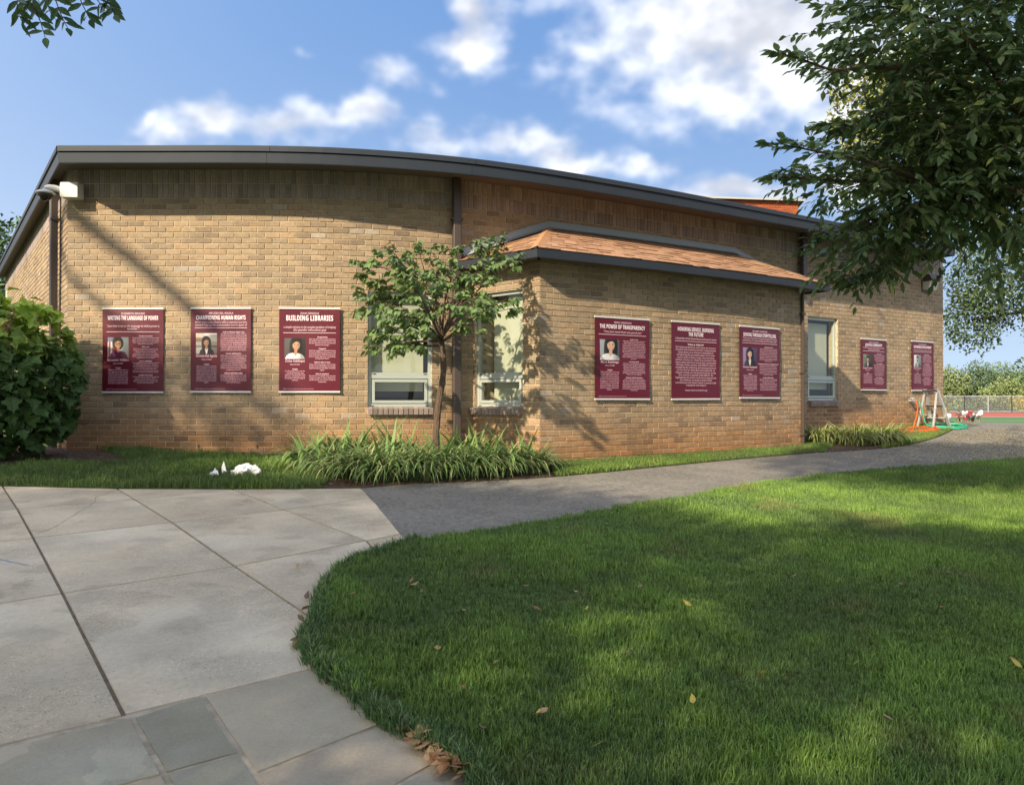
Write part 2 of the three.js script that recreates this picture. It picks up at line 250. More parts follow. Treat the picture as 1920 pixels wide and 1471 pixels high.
{
  const G = (x, y) => groundAt(x, y), J1 = [G(4, 911), G(32, 954), G(62, 1008), G(117, 1112), G(232, 1340)], J2 = [G(219, 916), G(253, 936.5), G(322, 979), G(440, 1061), G(690, 1228)];
  const J3 = [G(435, 917), null, G(533, 955.5), G(686, 1013)], E = [G(677, 915), null, G(697, 932.5), G(752, 1000.5)];
  const ext = (a, b, k = 1) => a.clone().addScaledVector(a.clone().sub(b), k);
  const J0 = J1.map((p, i) => ext(p, J2[i])), Jm = J0.map((p, i) => ext(p, J1[i]));
  J0[0] = G(-200, 909); Jm[0] = G(-420, 908);
  const slab = (q, tint) => part('slab', sheetGeo(inset(q, 0.0105), 0, tint, 0.5, 0.03, [slabR() * 7, slabR() * 7]), M.conc, pavement);
  const t = () => { const k = 0.80 + 0.09 * slabR(); return [k * 1.04, k * 0.865, k * 0.61]; };
  for (let r = 0; r < 4; r++) { slab([Jm[r], J0[r], J0[r + 1], Jm[r + 1]], t()); slab([J0[r], J1[r], J1[r + 1], J0[r + 1]], t()); if (r < 4) slab([J1[r], J2[r], J2[r + 1], J1[r + 1]], t()); }
  slab([J2[0], J3[0], J2[1]], t()); slab([J2[1], J3[0], J3[2], J2[2]], t()); slab([J2[2], J3[2], J3[3], J2[3]], t());
  slab([J3[0], E[0], E[2], J3[2]], t()); slab([J3[2], E[2], E[3], J3[3]], t()); slab([J2[3], J3[3], G(760, 1090), J2[4]], t()); slab([J3[3], E[3], G(775, 1022), G(760, 1090)], t());
  // bluestone flags
  const grout = part('grout_bed', sheetGeo([Jm[4], J0[4], J1[4], G(579, 1250), J2[4], onGround(0.85, 3.2), onGround(0.85, 1.3), onGround(-5.6, 1.3)], -0.004, [1, 1, 1], 0.5, 0.01), M.grout, pavement);
  const D = (x) => mix(1389, 1250, x / 579) - 22 * Math.sin(Math.PI * Math.min(1, Math.max(0, x / 579))) * 0.18;
  const dl = J1[4].clone(), S1 = G(307, 1451), S0 = G(247, 1345), A = G(378, 1304), B = G(450, 1411), C = G(492, 1474), Dd = G(478, 1452), F = G(711, 1360), R = J2[4].clone();
  const down = (a, b, k) => b.clone().addScaledVector(b.clone().sub(a), k);
  const flag = (q, c) => part('flagstone', sheetGeo(inset(q, 0.013), 0.002, c, 0.5, 0.02, [slabR() * 9, slabR() * 9]), M.stone, pavement);
  const low = down(S0, S1, 1.0), lowA = down(A, C, 1.0);
  flag([J0[4], S0, S1, down(J0[4], J0[4].clone().add(S1).sub(S0), 0)], [0.56, 0.49, 0.34]);
  flag([S0, A, B, S1], [0.42, 0.40, 0.285]);
  flag([A, R, G(760, 1338), F, Dd], [0.60, 0.52, 0.365]);
  flag([S1, B, C, lowA, low], [0.41, 0.39, 0.285]);
  flag([Dd, F, G(830, 1425), G(746, 1471), lowA.clone().lerp(C, 0.55), C], [0.59, 0.50, 0.36]);
  flag([G(746, 1471), G(830, 1425), G(980, 1500), G(900, 1620)], [0.55, 0.47, 0.34]);
  flag([J0[4].clone().add(S1).sub(S0), S1, low, J0[4].clone().add(low).sub(S0)], [0.53, 0.47, 0.335]);
}
{ // hairline cracks and a chalk mark on the slabs
  const strip = (name, pts, w, mat, seed) => { const r = mulberry(seed), c = new THREE.CatmullRomCurve3(pts.map(([x, y]) => groundAt(x, y, 0.0025))), b = new GB(), n = 40; let L0, R0; for (let i = 0; i <= n; i++) { const p = c.getPoint(i / n), T = c.getTangent(i / n), s = new THREE.Vector3(T.z, 0, -T.x).normalize(), k = w * (0.4 + r()), j = w * 2.5 * (r() - 0.5), L = p.clone().addScaledVector(s, j - k), R = p.clone().addScaledVector(s, j + k); if (i) b.quad(L0, R0, R, L); L0 = L; R0 = R; } part(name, b.geo(), mat, pavement); };
  const ck = std({ color: new THREE.Color(0.13, 0.11, 0.085) });
  strip('crack', [[178, 940], [165, 950], [150, 958], [128, 972], [108, 984], [90, 993], [70, 1000]], 0.0018, ck, 1); strip('crack', [[218, 918], [196, 926], [180, 932], [178, 940]], 0.0016, ck, 2);
  strip('crack', [[0, 1040], [20, 1034], [36, 1028]], 0.0015, ck, 4);
  strip('chalk_mark', [[-20, 1046], [10, 1051], [52, 1060]], 0.006, std({ color: new THREE.Color(0.20, 0.34, 0.52) }), 6);
}
// asphalt path
const pathTop = px([[677, 915], [760, 908], [880, 903], [1012, 896], [1150, 884], [1300, 869], [1500, 851], [1640, 842], [1705, 834], [1748, 823], [1780, 810], [1792, 803]]);
const pathLow = px([[766, 1018], [900, 998], [1100, 965], [1300, 930], [1500, 897], [1700, 878], [1920, 862], [2100, 850]]);
const pathPoly = [...smoothLine(pathTop, 50), onGround(11.0, 18.7), onGround(11.3, 20.5), onGround(12.5, 24), onGround(19, 24), onGround(22, 19), ...smoothLine(pathLow, 40).reverse()];
struct('path', sheetGeo(pathPoly, 0.0, [1, 1, 1], 0.4, 0.06), M.asph);
// lawn in front
const lawnEdge = smoothLine(px([[766, 1016], [700, 1038], [650, 1058], [615, 1085], [597, 1110], [590, 1140], [580, 1165], [566, 1195], [566, 1220], [580, 1245], [605, 1266], [640, 1292], [690, 1335], [728, 1362], [790, 1394], [845, 1426], [886, 1471], [925, 1560]]), 70);
const lawnPoly = [...lawnEdge, onGround(0.6, 1.0), onGround(14, 1.0), onGround(16, 12), ...smoothLine(pathLow, 40).reverse()];
struct('lawn', sheetGeo(lawnPoly, 0.012, [1, 1, 1], 0.4, 0.05), M.turf);

// ---------------------------------------------------------------- the building
class Plan { // a wall line in plan, by arc length
  constructor(pts, n = 400, straight) { this.P = straight ? pts.map((p) => new THREE.Vector2(...p)) : new THREE.CatmullRomCurve3(pts.map(([x, z]) => new THREE.Vector3(x, 0, z)), false, 'centripetal').getSpacedPoints(n).map((p) => new THREE.Vector2(p.x, p.z)); this.L = [0]; for (let i = 1; i < this.P.length; i++) this.L.push(this.L[i - 1] + this.P[i].distanceTo(this.P[i - 1])); this.len = this.L.at(-1); }
  at(u) { let i = 1; const c = Math.min(this.len, Math.max(0, u)); if (this.P.length > 2) { let lo = 1, hi = this.P.length - 1; while (lo < hi) { const m = (lo + hi) >> 1; if (this.L[m] < c) lo = m + 1; else hi = m; } i = lo; } const a = this.P[i - 1], b = this.P[i], t = (u - this.L[i - 1]) / (this.L[i] - this.L[i - 1]), d = b.clone().sub(a).normalize(); return { x: mix(a.x, b.x, t), z: mix(a.y, b.y, t), tx: d.x, tz: d.y, nx: d.y, nz: -d.x }; }
  pt(u, h, out = 0) { const q = this.at(u); return V(q.x + q.nx * out, h, q.z + q.nz * out); }
  frame(u, h, out = 0) { const q = this.at(u), x = new THREE.Vector3(q.tx, 0, -q.tz), z = new THREE.Vector3(q.nx, 0, -q.nz); return frame(this.pt(u, h, out), x, YAX, z); }
  uAt(pxx) { let best = 0, bd = 1e9; for (let u = 0; u <= this.len; u += 0.01) { const q = this.at(u), e = Math.abs(CX + FOC * q.x / q.z - pxx); if (e < bd) { bd = e; best = u; } } return best; }
}
const MAIN = new Plan([[-6.40, 11.5], [-5, 11.5], [-3.6, 11.5], [-2.6, 11.57], [-1.72, 11.75], [-0.92, 12.0], [-0.2, 12.32], [0.34, 12.60], [1.71, 13.40], [2.93, 14.17], [5.62, 15.9], [8, 17.45], [9.5, 18.43], [10.18, 18.87]]);
const SIDE = new Plan([[-13.6, 21.45], [-6.40, 11.5]], 0, true);
const BAYL = new Plan([[-0.64, 12.19], [0.39, 11.25]], 0, true);
const BAYF = new Plan([[0.39, 11.25], [1.55, 11.93], [2.75, 12.70], [4.0, 13.52], [5.23, 14.40]], 120);
const BAYR = new Plan([[5.23, 14.40], [4.66, 15.28]], 0, true);
const building = thing('brick_building', 'long single storey tan brick building with dark roof edge and hipped window bay', 'building', V(0, gh(0, 12), 12));
const B0 = building.position.clone().negate();
function bpart(name, geo, mat, parent = building) { geo.translate(B0.x, B0.y, B0.z); return part(name, geo, mat, parent); }
const CH = 0.0813, SOLD = 2.875, SOLDH = 0.212, TOP = 3.34;
const hTop = (h) => SOLD - Math.round((SOLD - h) / CH) * CH;
const brR = mulberry(9);
function brickColor(h, kind, ground) {
  let c; const q = brR();
  if (kind === 'soldier') c = q < 0.25 ? [0.32, 0.26, 0.235] : q < 0.6 ? [0.37, 0.30, 0.27] : [0.41, 0.33, 0.295];
  else c = q < 0.10 ? [0.30, 0.222, 0.15] : q < 0.22 ? [0.35, 0.262, 0.178] : q < 0.34 ? [0.42, 0.29, 0.175] : q < 0.355 ? [0.43, 0.36, 0.28] : [0.405, 0.298, 0.19];
  c = jitter(c, brR, 0.11);
  const red = smooth(0.95, 0.0, h - ground) * (0.7 + 0.3 * brR());
  return [mix(c[0], c[0] * 0.98, red), mix(c[1], c[1] * 0.64, red), mix(c[2], c[2] * 0.36, red)];
}
const allBricks = [];
function brick(plan, u0, u1, h0, h1, kind, ground) { // one brick: proud of the mortar, edges chamfered, faces a little uneven
  const w = u1 - u0, h = h1 - h0; if (w < 0.02 || h < 0.02) return;
  const b = new GB(), m = plan.frame((u0 + u1) / 2, (h0 + h1) / 2, 0), c = 0.0045, col = brickColor((h0 + h1) / 2, kind, ground).map((x) => x * (1 + 0.26 * fbm3(m.elements[12] * 0.7, h0 * 1.1, m.elements[14] * 0.7, 3) - 0.20 * smooth(0.1, 0.32, fbm3(m.elements[12] * 2.2, h0 * 0.35, m.elements[14] * 2.2 + 40, 3)))), pr = 0.004 * brR(), j = () => (brR() - 0.5) * 0.0022;
  const P = (x, y, z) => new THREE.Vector3(x, y, z).applyMatrix4(m), F = [[-1, -1], [1, -1], [1, 1], [-1, 1]].map(([a, e]) => [a * (w / 2 - c) + j(), e * (h / 2 - c) + j(), 0.004 + pr + j() * 1.4]), E = [[-1, -1], [1, -1], [1, 1], [-1, 1]].map(([a, e]) => [a * w / 2 + j(), e * h / 2 + j(), -0.001 + pr]);
  const ou = brR() * 5, ov = brR() * 5, U = (p) => [p[0] + ou, p[1] + ov], v = (p) => P(...p);
  b.quad(...F.map(v), col, F.map(U));
  for (let i = 0; i < 4; i++) { const k = (i + 1) % 4; b.quad(v(E[i]), v(E[k]), v(F[k]), v(F[i]), col, [E[i], E[k], F[k], F[i]].map(U)); const bi = [E[i][0], E[i][1], -0.03], bk = [E[k][0], E[k][1], -0.03]; b.quad(v(bi), v(bk), v(E[k]), v(E[i]), col, [U(bi), U(bk), U(E[k]), U(E[i])]); }
  const p0 = P(0, 0, 0); allBricks.push({ b, plan, d: p0.distanceTo(camera.position), p: p0 });
}
const JT = 0.0105;
function layWall(plan, hBot, hTopEnd, holes, ground, soldier, skip) {
  const pitch = 0.2185; let k = 0;
  for (let h1 = SOLD; h1 > hBot; h1 -= CH, k++) {
    const h0 = h1 - CH + JT; if (h1 > hTopEnd + 0.001) continue;
    let u = -(k % 2 ? pitch / 2 : 0); let first = true;
    while (u < plan.len - 0.01) {
      let a = Math.max(0, u) + JT / 2, e = Math.min(plan.len, u + pitch) - JT / 2; if (u < 0) a = 0.001; if (u <= 0) a = 0.001; if (e > plan.len - JT) e = plan.len - 0.001;
      let parts = [[a, e]];
      for (const [hu0, hu1, hh0, hh1] of holes) if (h1 - CH / 2 < hh1 && h1 - CH / 2 > hh0) parts = parts.flatMap(([s, t]) => t <= hu0 || s >= hu1 ? [[s, t]] : [[s, Math.min(t, hu0)], [Math.max(s, hu1), t]].filter(([x, y]) => y - x > 0.02));
      for (const [s, t] of parts) if (!skip || !skip((s + t) / 2, h0)) brick(plan, s, t, h0, h1, 'stretcher', ground((s + t) / 2));
      u += pitch;
    }
  }
  if (soldier) for (let row = 0; row < 2; row++) for (let u = 0; u < plan.len - 0.02; u += 0.0765) { const h0 = SOLD + JT + row * SOLDH; brick(plan, u + JT / 2, Math.min(plan.len, u + 0.0765) - JT / 2, h0, h0 + SOLDH - JT, 'soldier', -1); }
}
function mortarGeo(plan, h0, h1, holes) {
  const b = new GB(), us = [0, plan.len]; for (let u = 0.3; u < plan.len; u += 0.3) us.push(u); for (const h of holes) us.push(h[0], h[1]); us.sort((a, c) => a - c);
  const hs = [h0, h1]; for (const h of holes) hs.push(h[2], h[3]); hs.sort((a, c) => a - c);
  for (let i = 0; i < us.length - 1; i++) for (let j = 0; j < hs.length - 1; j++) {
    if (us[i + 1] - us[i] < 1e-4 || hs[j + 1] - hs[j] < 1e-4) continue; const mu = (us[i] + us[i + 1]) / 2, mh = (hs[j] + hs[j + 1]) / 2;
    if (holes.some((h) => mu > h[0] && mu < h[1] && mh > h[2] && mh < h[3])) continue;
    b.quad(plan.pt(us[i], hs[j], -0.0035), plan.pt(us[i + 1], hs[j], -0.0035), plan.pt(us[i + 1], hs[j + 1], -0.0035), plan.pt(us[i], hs[j + 1], -0.0035), null, [[us[i], hs[j]], [us[i + 1], hs[j]], [us[i + 1], hs[j + 1]], [us[i], hs[j + 1]]]);
  }
  for (const [a, e, c, d] of holes) { // reveals
    const q = (p) => plan.pt(p[0], p[1], p[2]);
    for (const [p1, p2] of [[[a, c], [a, d]], [[e, c], [e, d]], [[a, d], [e, d]], [[a, c], [e, c]]]) b.quad(q([...p1, -0.004]), q([...p1, -0.22]), q([...p2, -0.22]), q([...p2, -0.004]), null, [[0, p1[1]], [0.2, p1[1]], [0.2, p2[1]], [0, p2[1]]]);
  }
  return b.geo();
}
const hole = (plan, x0, x1, top, bot) => [plan.uAt(x0), plan.uAt(x1), hTop(bot), hTop(top)];
const W1 = hole(MAIN, 690, 809, 1.60, -0.12), W3 = hole(MAIN, 1515, 1572, 1.62, -0.06), W2 = hole(BAYL, 890, 980, 1.60, -0.12);
const gAt = (plan) => (u) => { const q = plan.at(u); return gh(q.x, q.z); };
const bay0 = MAIN.uAt(900), bay1 = MAIN.uAt(1470);
const walls = [
  ['wall', MAIN, -1.15, SOLD, [W1, W3], true, (u, h) => u > bay0 && u < bay1 && h < 2.0],
  ['wall', SIDE, -1.0, SOLD, [], true, (u) => u < 0.6],
  ['bay_wall', BAYL, -1.15, 2.0, [W2], false],
  ['bay_wall', BAYF, -1.15, 2.0, [], false],
  ['bay_wall', BAYR, -1.15, 2.0, [], false],
].map(([name, plan, hb, ht, holes, sol, skip]) => {
  allBricks.length = 0; layWall(plan, hb, ht, holes, gAt(plan), sol, skip);
  return { wall: bpart(name, mortarGeo(plan, hb, sol ? TOP : 2.02, holes), M.mortar), bricks: allBricks.slice() };
});
{ // the nearest bricks one by one, the others of each wall together
  const seen = [...walls[0].bricks, ...walls[3].bricks].filter((q) => q.p.y > EYE - 0.72 && !(q.plan === MAIN && q.p.x > -0.7)).sort((a, c) => a.d - c.d).slice(0, 300); const single = new Set(seen);
  for (const { wall, bricks } of walls) {
    const rest = new GB();
    for (const q of bricks) { if (single.has(q)) bpart('brick', q.b.geo(), M.brick, wall); else { for (const k of ['p', 'u', 'c']) for (const x of q.b[k]) rest[k].push(x); } }
    if (rest.p.length) bpart('brickwork', rest.geo(), M.brick, wall).userData.kind = 'stuff';
  }
}
function sweep(plan, u0, u1, profile, closed = false, step = 0.25) { // profile of (outward, height) drawn along a plan line
  const b = new GB(), n = Math.max(1, Math.ceil((u1 - u0) / step)), P = (u, [o, h]) => plan.pt(u, h, o), m = closed ? profile.length : profile.length - 1;
  for (let i = 0; i < n; i++) { const a = mix(u0, u1, i / n), c = mix(u0, u1, (i + 1) / n); let v = 0; for (let k = 0; k < m; k++) { const p = profile[k], q = profile[(k + 1) % profile.length], w = Math.hypot(q[0] - p[0], q[1] - p[1]); b.quad(P(a, p), P(c, p), P(c, q), P(a, q), null, [[a, v], [c, v], [c, v + w], [a, v + w]]); v += w; } }
  if (closed) for (const u of [u0, u1]) { const q = profile.map((p) => P(u, p)); for (let k = 1; k < q.length - 1; k++) b.tri(q[0], q[k], q[k + 1]); }
  return b.geo();
}
{ // roof edge: upper drip board standing proud of the lower fascia board
  const OV = 0.75;
  const line = new Plan(MAIN.P.map((p, i) => { const q = MAIN.at(MAIN.L[i] || 0.001); return [p.x + q.nx * OV, p.y + q.nz * OV]; }).filter((p) => p[0] > -6.09 && p[0] < 9.88), 0, true);
  line.P.unshift(new THREE.Vector2(-6.11, 10.75)); line.L.unshift(0); for (let i = 1; i < line.P.length; i++) line.L[i] = line.L[i - 1] + line.P[i].distanceTo(line.P[i - 1]); line.len = line.L.at(-1);
  const side = new Plan([[-6.11 - 0.587 * 14, 10.755 + 0.81 * 14], [-6.11, 10.755]], 0, true);
  const end = new Plan([[line.P.at(-1).x, line.P.at(-1).y], [line.P.at(-1).x - 0.54 * 9, line.P.at(-1).y + 0.84 * 9]], 0, true);
  const up = [[-0.06, 3.402], [0.03, 3.402], [0.034, 3.39], [0.034, 3.325], [-0.06, 3.318]], lo = [[-0.02, 3.318], [0.012, 3.318], [0.004, 3.18], [0, 3.17], [-0.025, 3.17], [-0.028, 3.3]];
  for (const [pl, cuts] of [[line, [498, 884, 1092, 1262, 1460, 1640].map((x) => line.uAt(x))], [side, [3.2, 6.4, 9.6, 12.2]], [end, [4]]]) {
    const u = [0, ...cuts, pl.len]; for (let i = 0; i < u.length - 1; i++) { const a = u[i] + (i ? 0.004 : 0), c = u[i + 1]; bpart('fascia_panel', sweep(pl, a, c, lo, true), M.fascia); bpart('drip_edge', sweep(pl, a + (i ? 0.05 : 0), c + (i < u.length - 2 ? 0.048 : 0), up, true), M.fascia); }
  }
  const so = new GB(), N = 60; for (let i = 0; i < N; i++) { const a = i / N, c = (i + 1) / N; so.quad(line.pt(a * line.len, 3.275, -0.02), line.pt(c * line.len, 3.275, -0.02), MAIN.pt(c * MAIN.len, 3.30, -0.05), MAIN.pt(a * MAIN.len, 3.30, -0.05)); }
  so.quad(side.pt(0, 3.275, -0.02), side.pt(side.len, 3.275, -0.02), V(-6.4, 3.30, 11.55), V(-13.6, 3.30, 21.5));
  bpart('soffit', so.geo(), M.soffit);
  const rp = [...line.P.filter((_, i) => i % 8 === 0 || i === line.P.length - 1).map((p) => [p.x, p.y]), [line.P.at(-1).x - 4.8, line.P.at(-1).y + 7.5], [-14, 22]], sh = rp.map((p) => new THREE.Vector2(...p)), rb = new GB();
  for (const t of THREE.ShapeUtils.triangulateShape(sh, [])) rb.tri(...t.map((i) => V(sh[i].x, 3.36, sh[i].y)));
  bpart('roof', rb.geo(), M.roof);
  const bw = new GB(), far = MAIN.P.at(-1); const pl = [[far.x, far.y], [far.x - 4.5, far.y + 7.1], [-13.6, 21.45]];
  for (let i = 0; i < 2; i++) bw.quad(V(pl[i][0], -1.8, pl[i][1]), V(pl[i + 1][0], -1.8, pl[i + 1][1]), V(pl[i + 1][0], 3.3, pl[i + 1][1]), V(pl[i][0], 3.3, pl[i][1]));
  bpart('back_wall', bw.geo(), M.mortar);
}
function windowAt(plan, [u0, u1, h0, h1], side) { // aluminium window: big fixed light above, low hopper sash below, pale blind behind
  const uc = (u0 + u1) / 2, m = plan.frame(uc, 0, 0), w = u1 - u0, f = new GB(), D = -0.09;
  const bar = (b, x0, x1, y0, y1, z, d) => { const mm = m.clone().multiply(new THREE.Matrix4().makeTranslation((x0 + x1) / 2, (y0 + y1) / 2, z)); b.box(x1 - x0, y1 - y0, d, mm); };
  const x0 = -w / 2 + 0.003, x1 = w / 2 - 0.003, t = 0.045, mid = h0 + 0.43, mid2 = mid + 0.085;
  bar(f, x0, x0 + t, h0 + 0.004, h1 - 0.004, D, 0.07); bar(f, x1 - t, x1, h0 + 0.004, h1 - 0.004, D, 0.07); bar(f, x0 + t, x1 - t, h1 - 0.004 - t, h1 - 0.004, D, 0.068); bar(f, x0 + t, x1 - t, h0 + 0.004, h0 + 0.055, D, 0.068); bar(f, x0 + t, x1 - t, mid, mid2, D, 0.066);
  const frameM = bpart('window', f.geo(), M.alu);
  const s = new GB(), sx0 = x0 + t + 0.012, sx1 = x1 - t - 0.012, sy0 = h0 + 0.066, sy1 = mid - 0.012;
  bar(s, sx0, sx0 + 0.042, sy0, sy1, D + 0.02, 0.05); bar(s, sx1 - 0.042, sx1, sy0, sy1, D + 0.02, 0.05); bar(s, sx0 + 0.042, sx1 - 0.042, sy1 - 0.042, sy1, D + 0.02, 0.048); bar(s, sx0 + 0.042, sx1 - 0.042, sy0, sy0 + 0.042, D + 0.02, 0.048);
  bpart('sash', s.geo(), M.alu, frameM);
  const slot = new GB(); for (const [xx, yy] of [[x0 + 0.09, mid + 0.066], [x1 - 0.09, mid + 0.066], [x0 + 0.06, h0 + 0.026], [x1 - 0.06, h0 + 0.026]]) bar(slot, xx - 0.025, xx + 0.025, yy - 0.006, yy + 0.006, D + 0.036, 0.006); bpart('weep_slot', slot.geo(), M.dark, frameM);
  const pane = (a, c, e, g, z) => { const b = new GB(), P = (x, y) => new THREE.Vector3(x, y, z).applyMatrix4(m); b.quad(P(a, e), P(c, e), P(c, g), P(a, g)); bpart('pane', b.geo(), M.glass, frameM); };
  pane(x0 + t, x1 - t, mid2, h1 - t, D - 0.005); pane(sx0 + 0.042, sx1 - 0.042, sy0 + 0.042, sy1 - 0.042, D + 0.012);
  const bl = new GB(), bP = (x, y, z) => new THREE.Vector3(x, y, z).applyMatrix4(m), wv = mulberry(Math.round(u0 * 100)), gap = side === 'left' ? [x0 + 0.22, x1 - 0.02] : [x0 + 0.01, x1 - 0.10], nn = 14;
  for (let i = 0; i < nn; i++) { const a = mix(gap[0], gap[1], i / nn), c = mix(gap[0], gap[1], (i + 1) / nn), za = -0.20 + 0.0015 * Math.sin(i * 1.3), zc = -0.20 + 0.0015 * Math.sin((i + 1) * 1.3); bl.quad(bP(a, h0 + (side === 'right' ? 0.24 : 0.04), za), bP(c, h0 + (side === 'right' ? 0.24 : 0.04), zc), bP(c, h1 - 0.1, zc), bP(a, h1 - 0.1, za)); }
  bpart('blind', bl.geo(), M.blind, frameM);
  const bk = new GB(); bk.quad(bP(x0 - 0.02, h0, -0.34), bP(x1 + 0.02, h0, -0.34), bP(x1 + 0.02, h1, -0.34), bP(x0 - 0.02, h1, -0.34)); for (const xx of [x0 - 0.02, x1 + 0.02]) bk.quad(bP(xx, h0, -0.22), bP(xx, h0, -0.34), bP(xx, h1, -0.34), bP(xx, h1, -0.22)); bpart('room_recess', bk.geo(), M.dark, frameM);  // near-black panel: the darkness of the unlit room is in its colour
  // brick-on-edge sill, each brick its own
  const n = Math.round((w + 0.02) / 0.0765), sm = new GB();
  const sill = bpart('sill', (() => { const q = new GB(); q.box(w + 0.02, 0.05, 0.05, m.clone().multiply(new THREE.Matrix4().makeTranslation(0, h0 - 0.06, -0.01))); return q.geo(); })(), M.mortar);
  for (let i = 0; i < n; i++) { const q = new GB(), x = -w / 2 - 0.01 + (i + 0.5) * (w + 0.02) / n; q.box((w + 0.02) / n - JT, 0.088, 0.17, m.clone().multiply(new THREE.Matrix4().makeTranslation(x, h0 - 0.040, 0.005).multiply(new THREE.Matrix4().makeRotationX(0.2))), brickColor(0.3, 'soldier', -1)); bpart('sill_brick', q.geo(), M.brick, sill); }
}
windowAt(MAIN, W1, 'right'); windowAt(BAYL, W2, 'left'); windowAt(MAIN, W3, 'right');
{ const b = (x, y) => { const q = new GB(), u = MAIN.uAt(x); q.box(0.014, 0.066, 0.012, MAIN.frame(u, (747 - y) / FOC * 11.5, 0.002)); bpart('weep_hole', q.geo(), M.dark, walls[0].wall); }; for (const x of [183, 264, 373, 482]) b(x, 838); }
// bay roof
{
  const OH = 0.34, HE = 1.92, HR = 2.03;
  const nL = BAYL.at(0.1), nF0 = BAYF.at(0.01), nF1 = BAYF.at(BAYF.len - 0.01), nR = BAYR.at(0.1);
  const corner = (p, a, b) => { const k = OH / (1 + a.nx * b.nx + a.nz * b.nz); return [p[0] + (a.nx + b.nx) * k, p[1] + (a.nz + b.nz) * k]; };
  const cL = corner([0.39, 11.25], nL, nF0), cR = corner([5.23, 14.40], nF1, nR), c0 = [-0.64 + nL.nx * OH - 0.25, 12.19 + nL.nz * OH + 0.22], c1 = [4.66 + nR.nx * OH - 0.1, 15.28 + nR.nz * OH + 0.2];
  const front = new Plan([cL, ...[0.25, 0.5, 0.75].map((f) => { const q = BAYF.at(f * BAYF.len); return [q.x + q.nx * OH, q.z + q.nz * OH]; }), cR], 60), left = new Plan([c0, cL], 0, true), right = new Plan([cR, c1], 0, true);
  const prof = [[-0.04, HR], [0.0, HR + 0.004], [0.012, HR], [0.006, HE], [-0.012, HE], [-0.02, HE + 0.04]];
  for (const p of [front, left, right]) bpart('bay_fascia', sweep(p, 0, p.len, prof, true, 0.4), M.fascia);
  const so = new GB(); for (let i = 0; i < 20; i++) so.quad(front.pt(front.len * i / 20, HE + 0.03, -0.01), front.pt(front.len * (i + 1) / 20, HE + 0.03, -0.01), BAYF.pt(BAYF.len * (i + 1) / 20, HE + 0.03, -0.05), BAYF.pt(BAYF.len * i / 20, HE + 0.03, -0.05));
  so.quad(left.pt(0, HE + 0.03, -0.01), left.pt(left.len, HE + 0.03, -0.01), BAYL.pt(BAYL.len, HE + 0.03, -0.03), BAYL.pt(0, HE + 0.03, -0.03)); so.quad(right.pt(0, HE + 0.03, -0.01), right.pt(right.len, HE + 0.03, -0.01), BAYR.pt(BAYR.len, HE + 0.03, -0.03), BAYR.pt(0, HE + 0.03, -0.03));
  bpart('bay_soffit', so.geo(), M.soffit);
  const uL = MAIN.uAt(1028), uR = MAIN.uAt(1376), HT = 2.70, ridge = (t) => MAIN.pt(mix(uL, uR, t), HT, 0.02);
  const slope = (t, v) => front.pt(front.len * t, HR + 0.01, 0.015).lerp(ridge(t), v);
  const wl = left.pt(0, HR + 0.01, 0.01), pl = left.pt(left.len, HR + 0.01, 0.012), wr = right.pt(right.len, HR + 0.01, 0.01), pr = right.pt(0, HR + 0.01, 0.012);
  const deck = new GB(); for (let i = 0; i < 24; i++) deck.quad(slope(i / 24, 0), slope((i + 1) / 24, 0), slope((i + 1) / 24, 1), slope(i / 24, 1)); deck.tri(wl, pl, ridge(0)); deck.tri(pr, wr, ridge(1));
  const roof = bpart('bay_roof', deck.geo(), std({ color: new THREE.Color(0.16, 0.09, 0.05) }));
  const r = mulberry(66), rows = 10, tones = [[0.46, 0.25, 0.135], [0.43, 0.23, 0.12], [0.49, 0.275, 0.15], [0.37, 0.19, 0.10], [0.47, 0.255, 0.14], [0.41, 0.215, 0.115]];
  const tab = (P, t0, t1, v0, v1, n) => { const b = new GB(), th = r() < 0.45 ? 0.010 : 0.001, c = jitter(tones[r() * 6 | 0], r, 0.13), a = P(t0, v0), e = P(t1, v0), f = P(t1, v1), d = P(t0, v1), N = e.clone().sub(a).cross(d.clone().sub(a)).normalize(); const A = a.clone().addScaledVector(N, th + 0.006), E = e.clone().addScaledVector(N, th + 0.006), F = f.clone().addScaledVector(N, 0.003), D = d.clone().addScaledVector(N, 0.003), w = a.distanceTo(e), h = a.distanceTo(d), o = r() * 4; b.quad(A, E, F, D, c, [[o, o], [o + w, o], [o + w, o + h], [o, o + h]]); const k = c.map((x) => x * 0.4); b.quad(a, e, E, A, k); b.quad(d, a, A, D, k); b.quad(e, f, F, E, k); bpart('shingle', b.geo(), M.shingle, roof); };
  for (let i = 0; i < rows; i++) { const v0 = i / rows, v1 = Math.min(1, (i + 1.25) / rows), L = front.len * mix(1, 0.66, v0); let s = -r() * 0.3; while (s < L) { const w = 0.17 + 0.12 * r(), t0 = Math.max(0, s / L), t1 = Math.min(1, (s + w - 0.006) / L); if (t1 - t0 > 0.004) tab(slope, t0, t1, v0, v1); s += w; } }
  const hipL = (t, v) => wl.clone().lerp(pl, t).lerp(ridge(0).lerp(wl, 0.0).lerp(ridge(0), 1), v);
  for (let i = 0; i < rows; i++) { const v0 = i / rows, v1 = Math.min(1, (i + 1.25) / rows), L = left.len * (1 - v0); let s = -r() * 0.3; while (s < L) { const w = 0.17 + 0.12 * r(), t0 = Math.max(0, s / L), t1 = Math.min(1, (s + w - 0.006) / L); if (t1 - t0 > 0.01) tab(hipL, t0, t1, v0, v1); s += w; } }
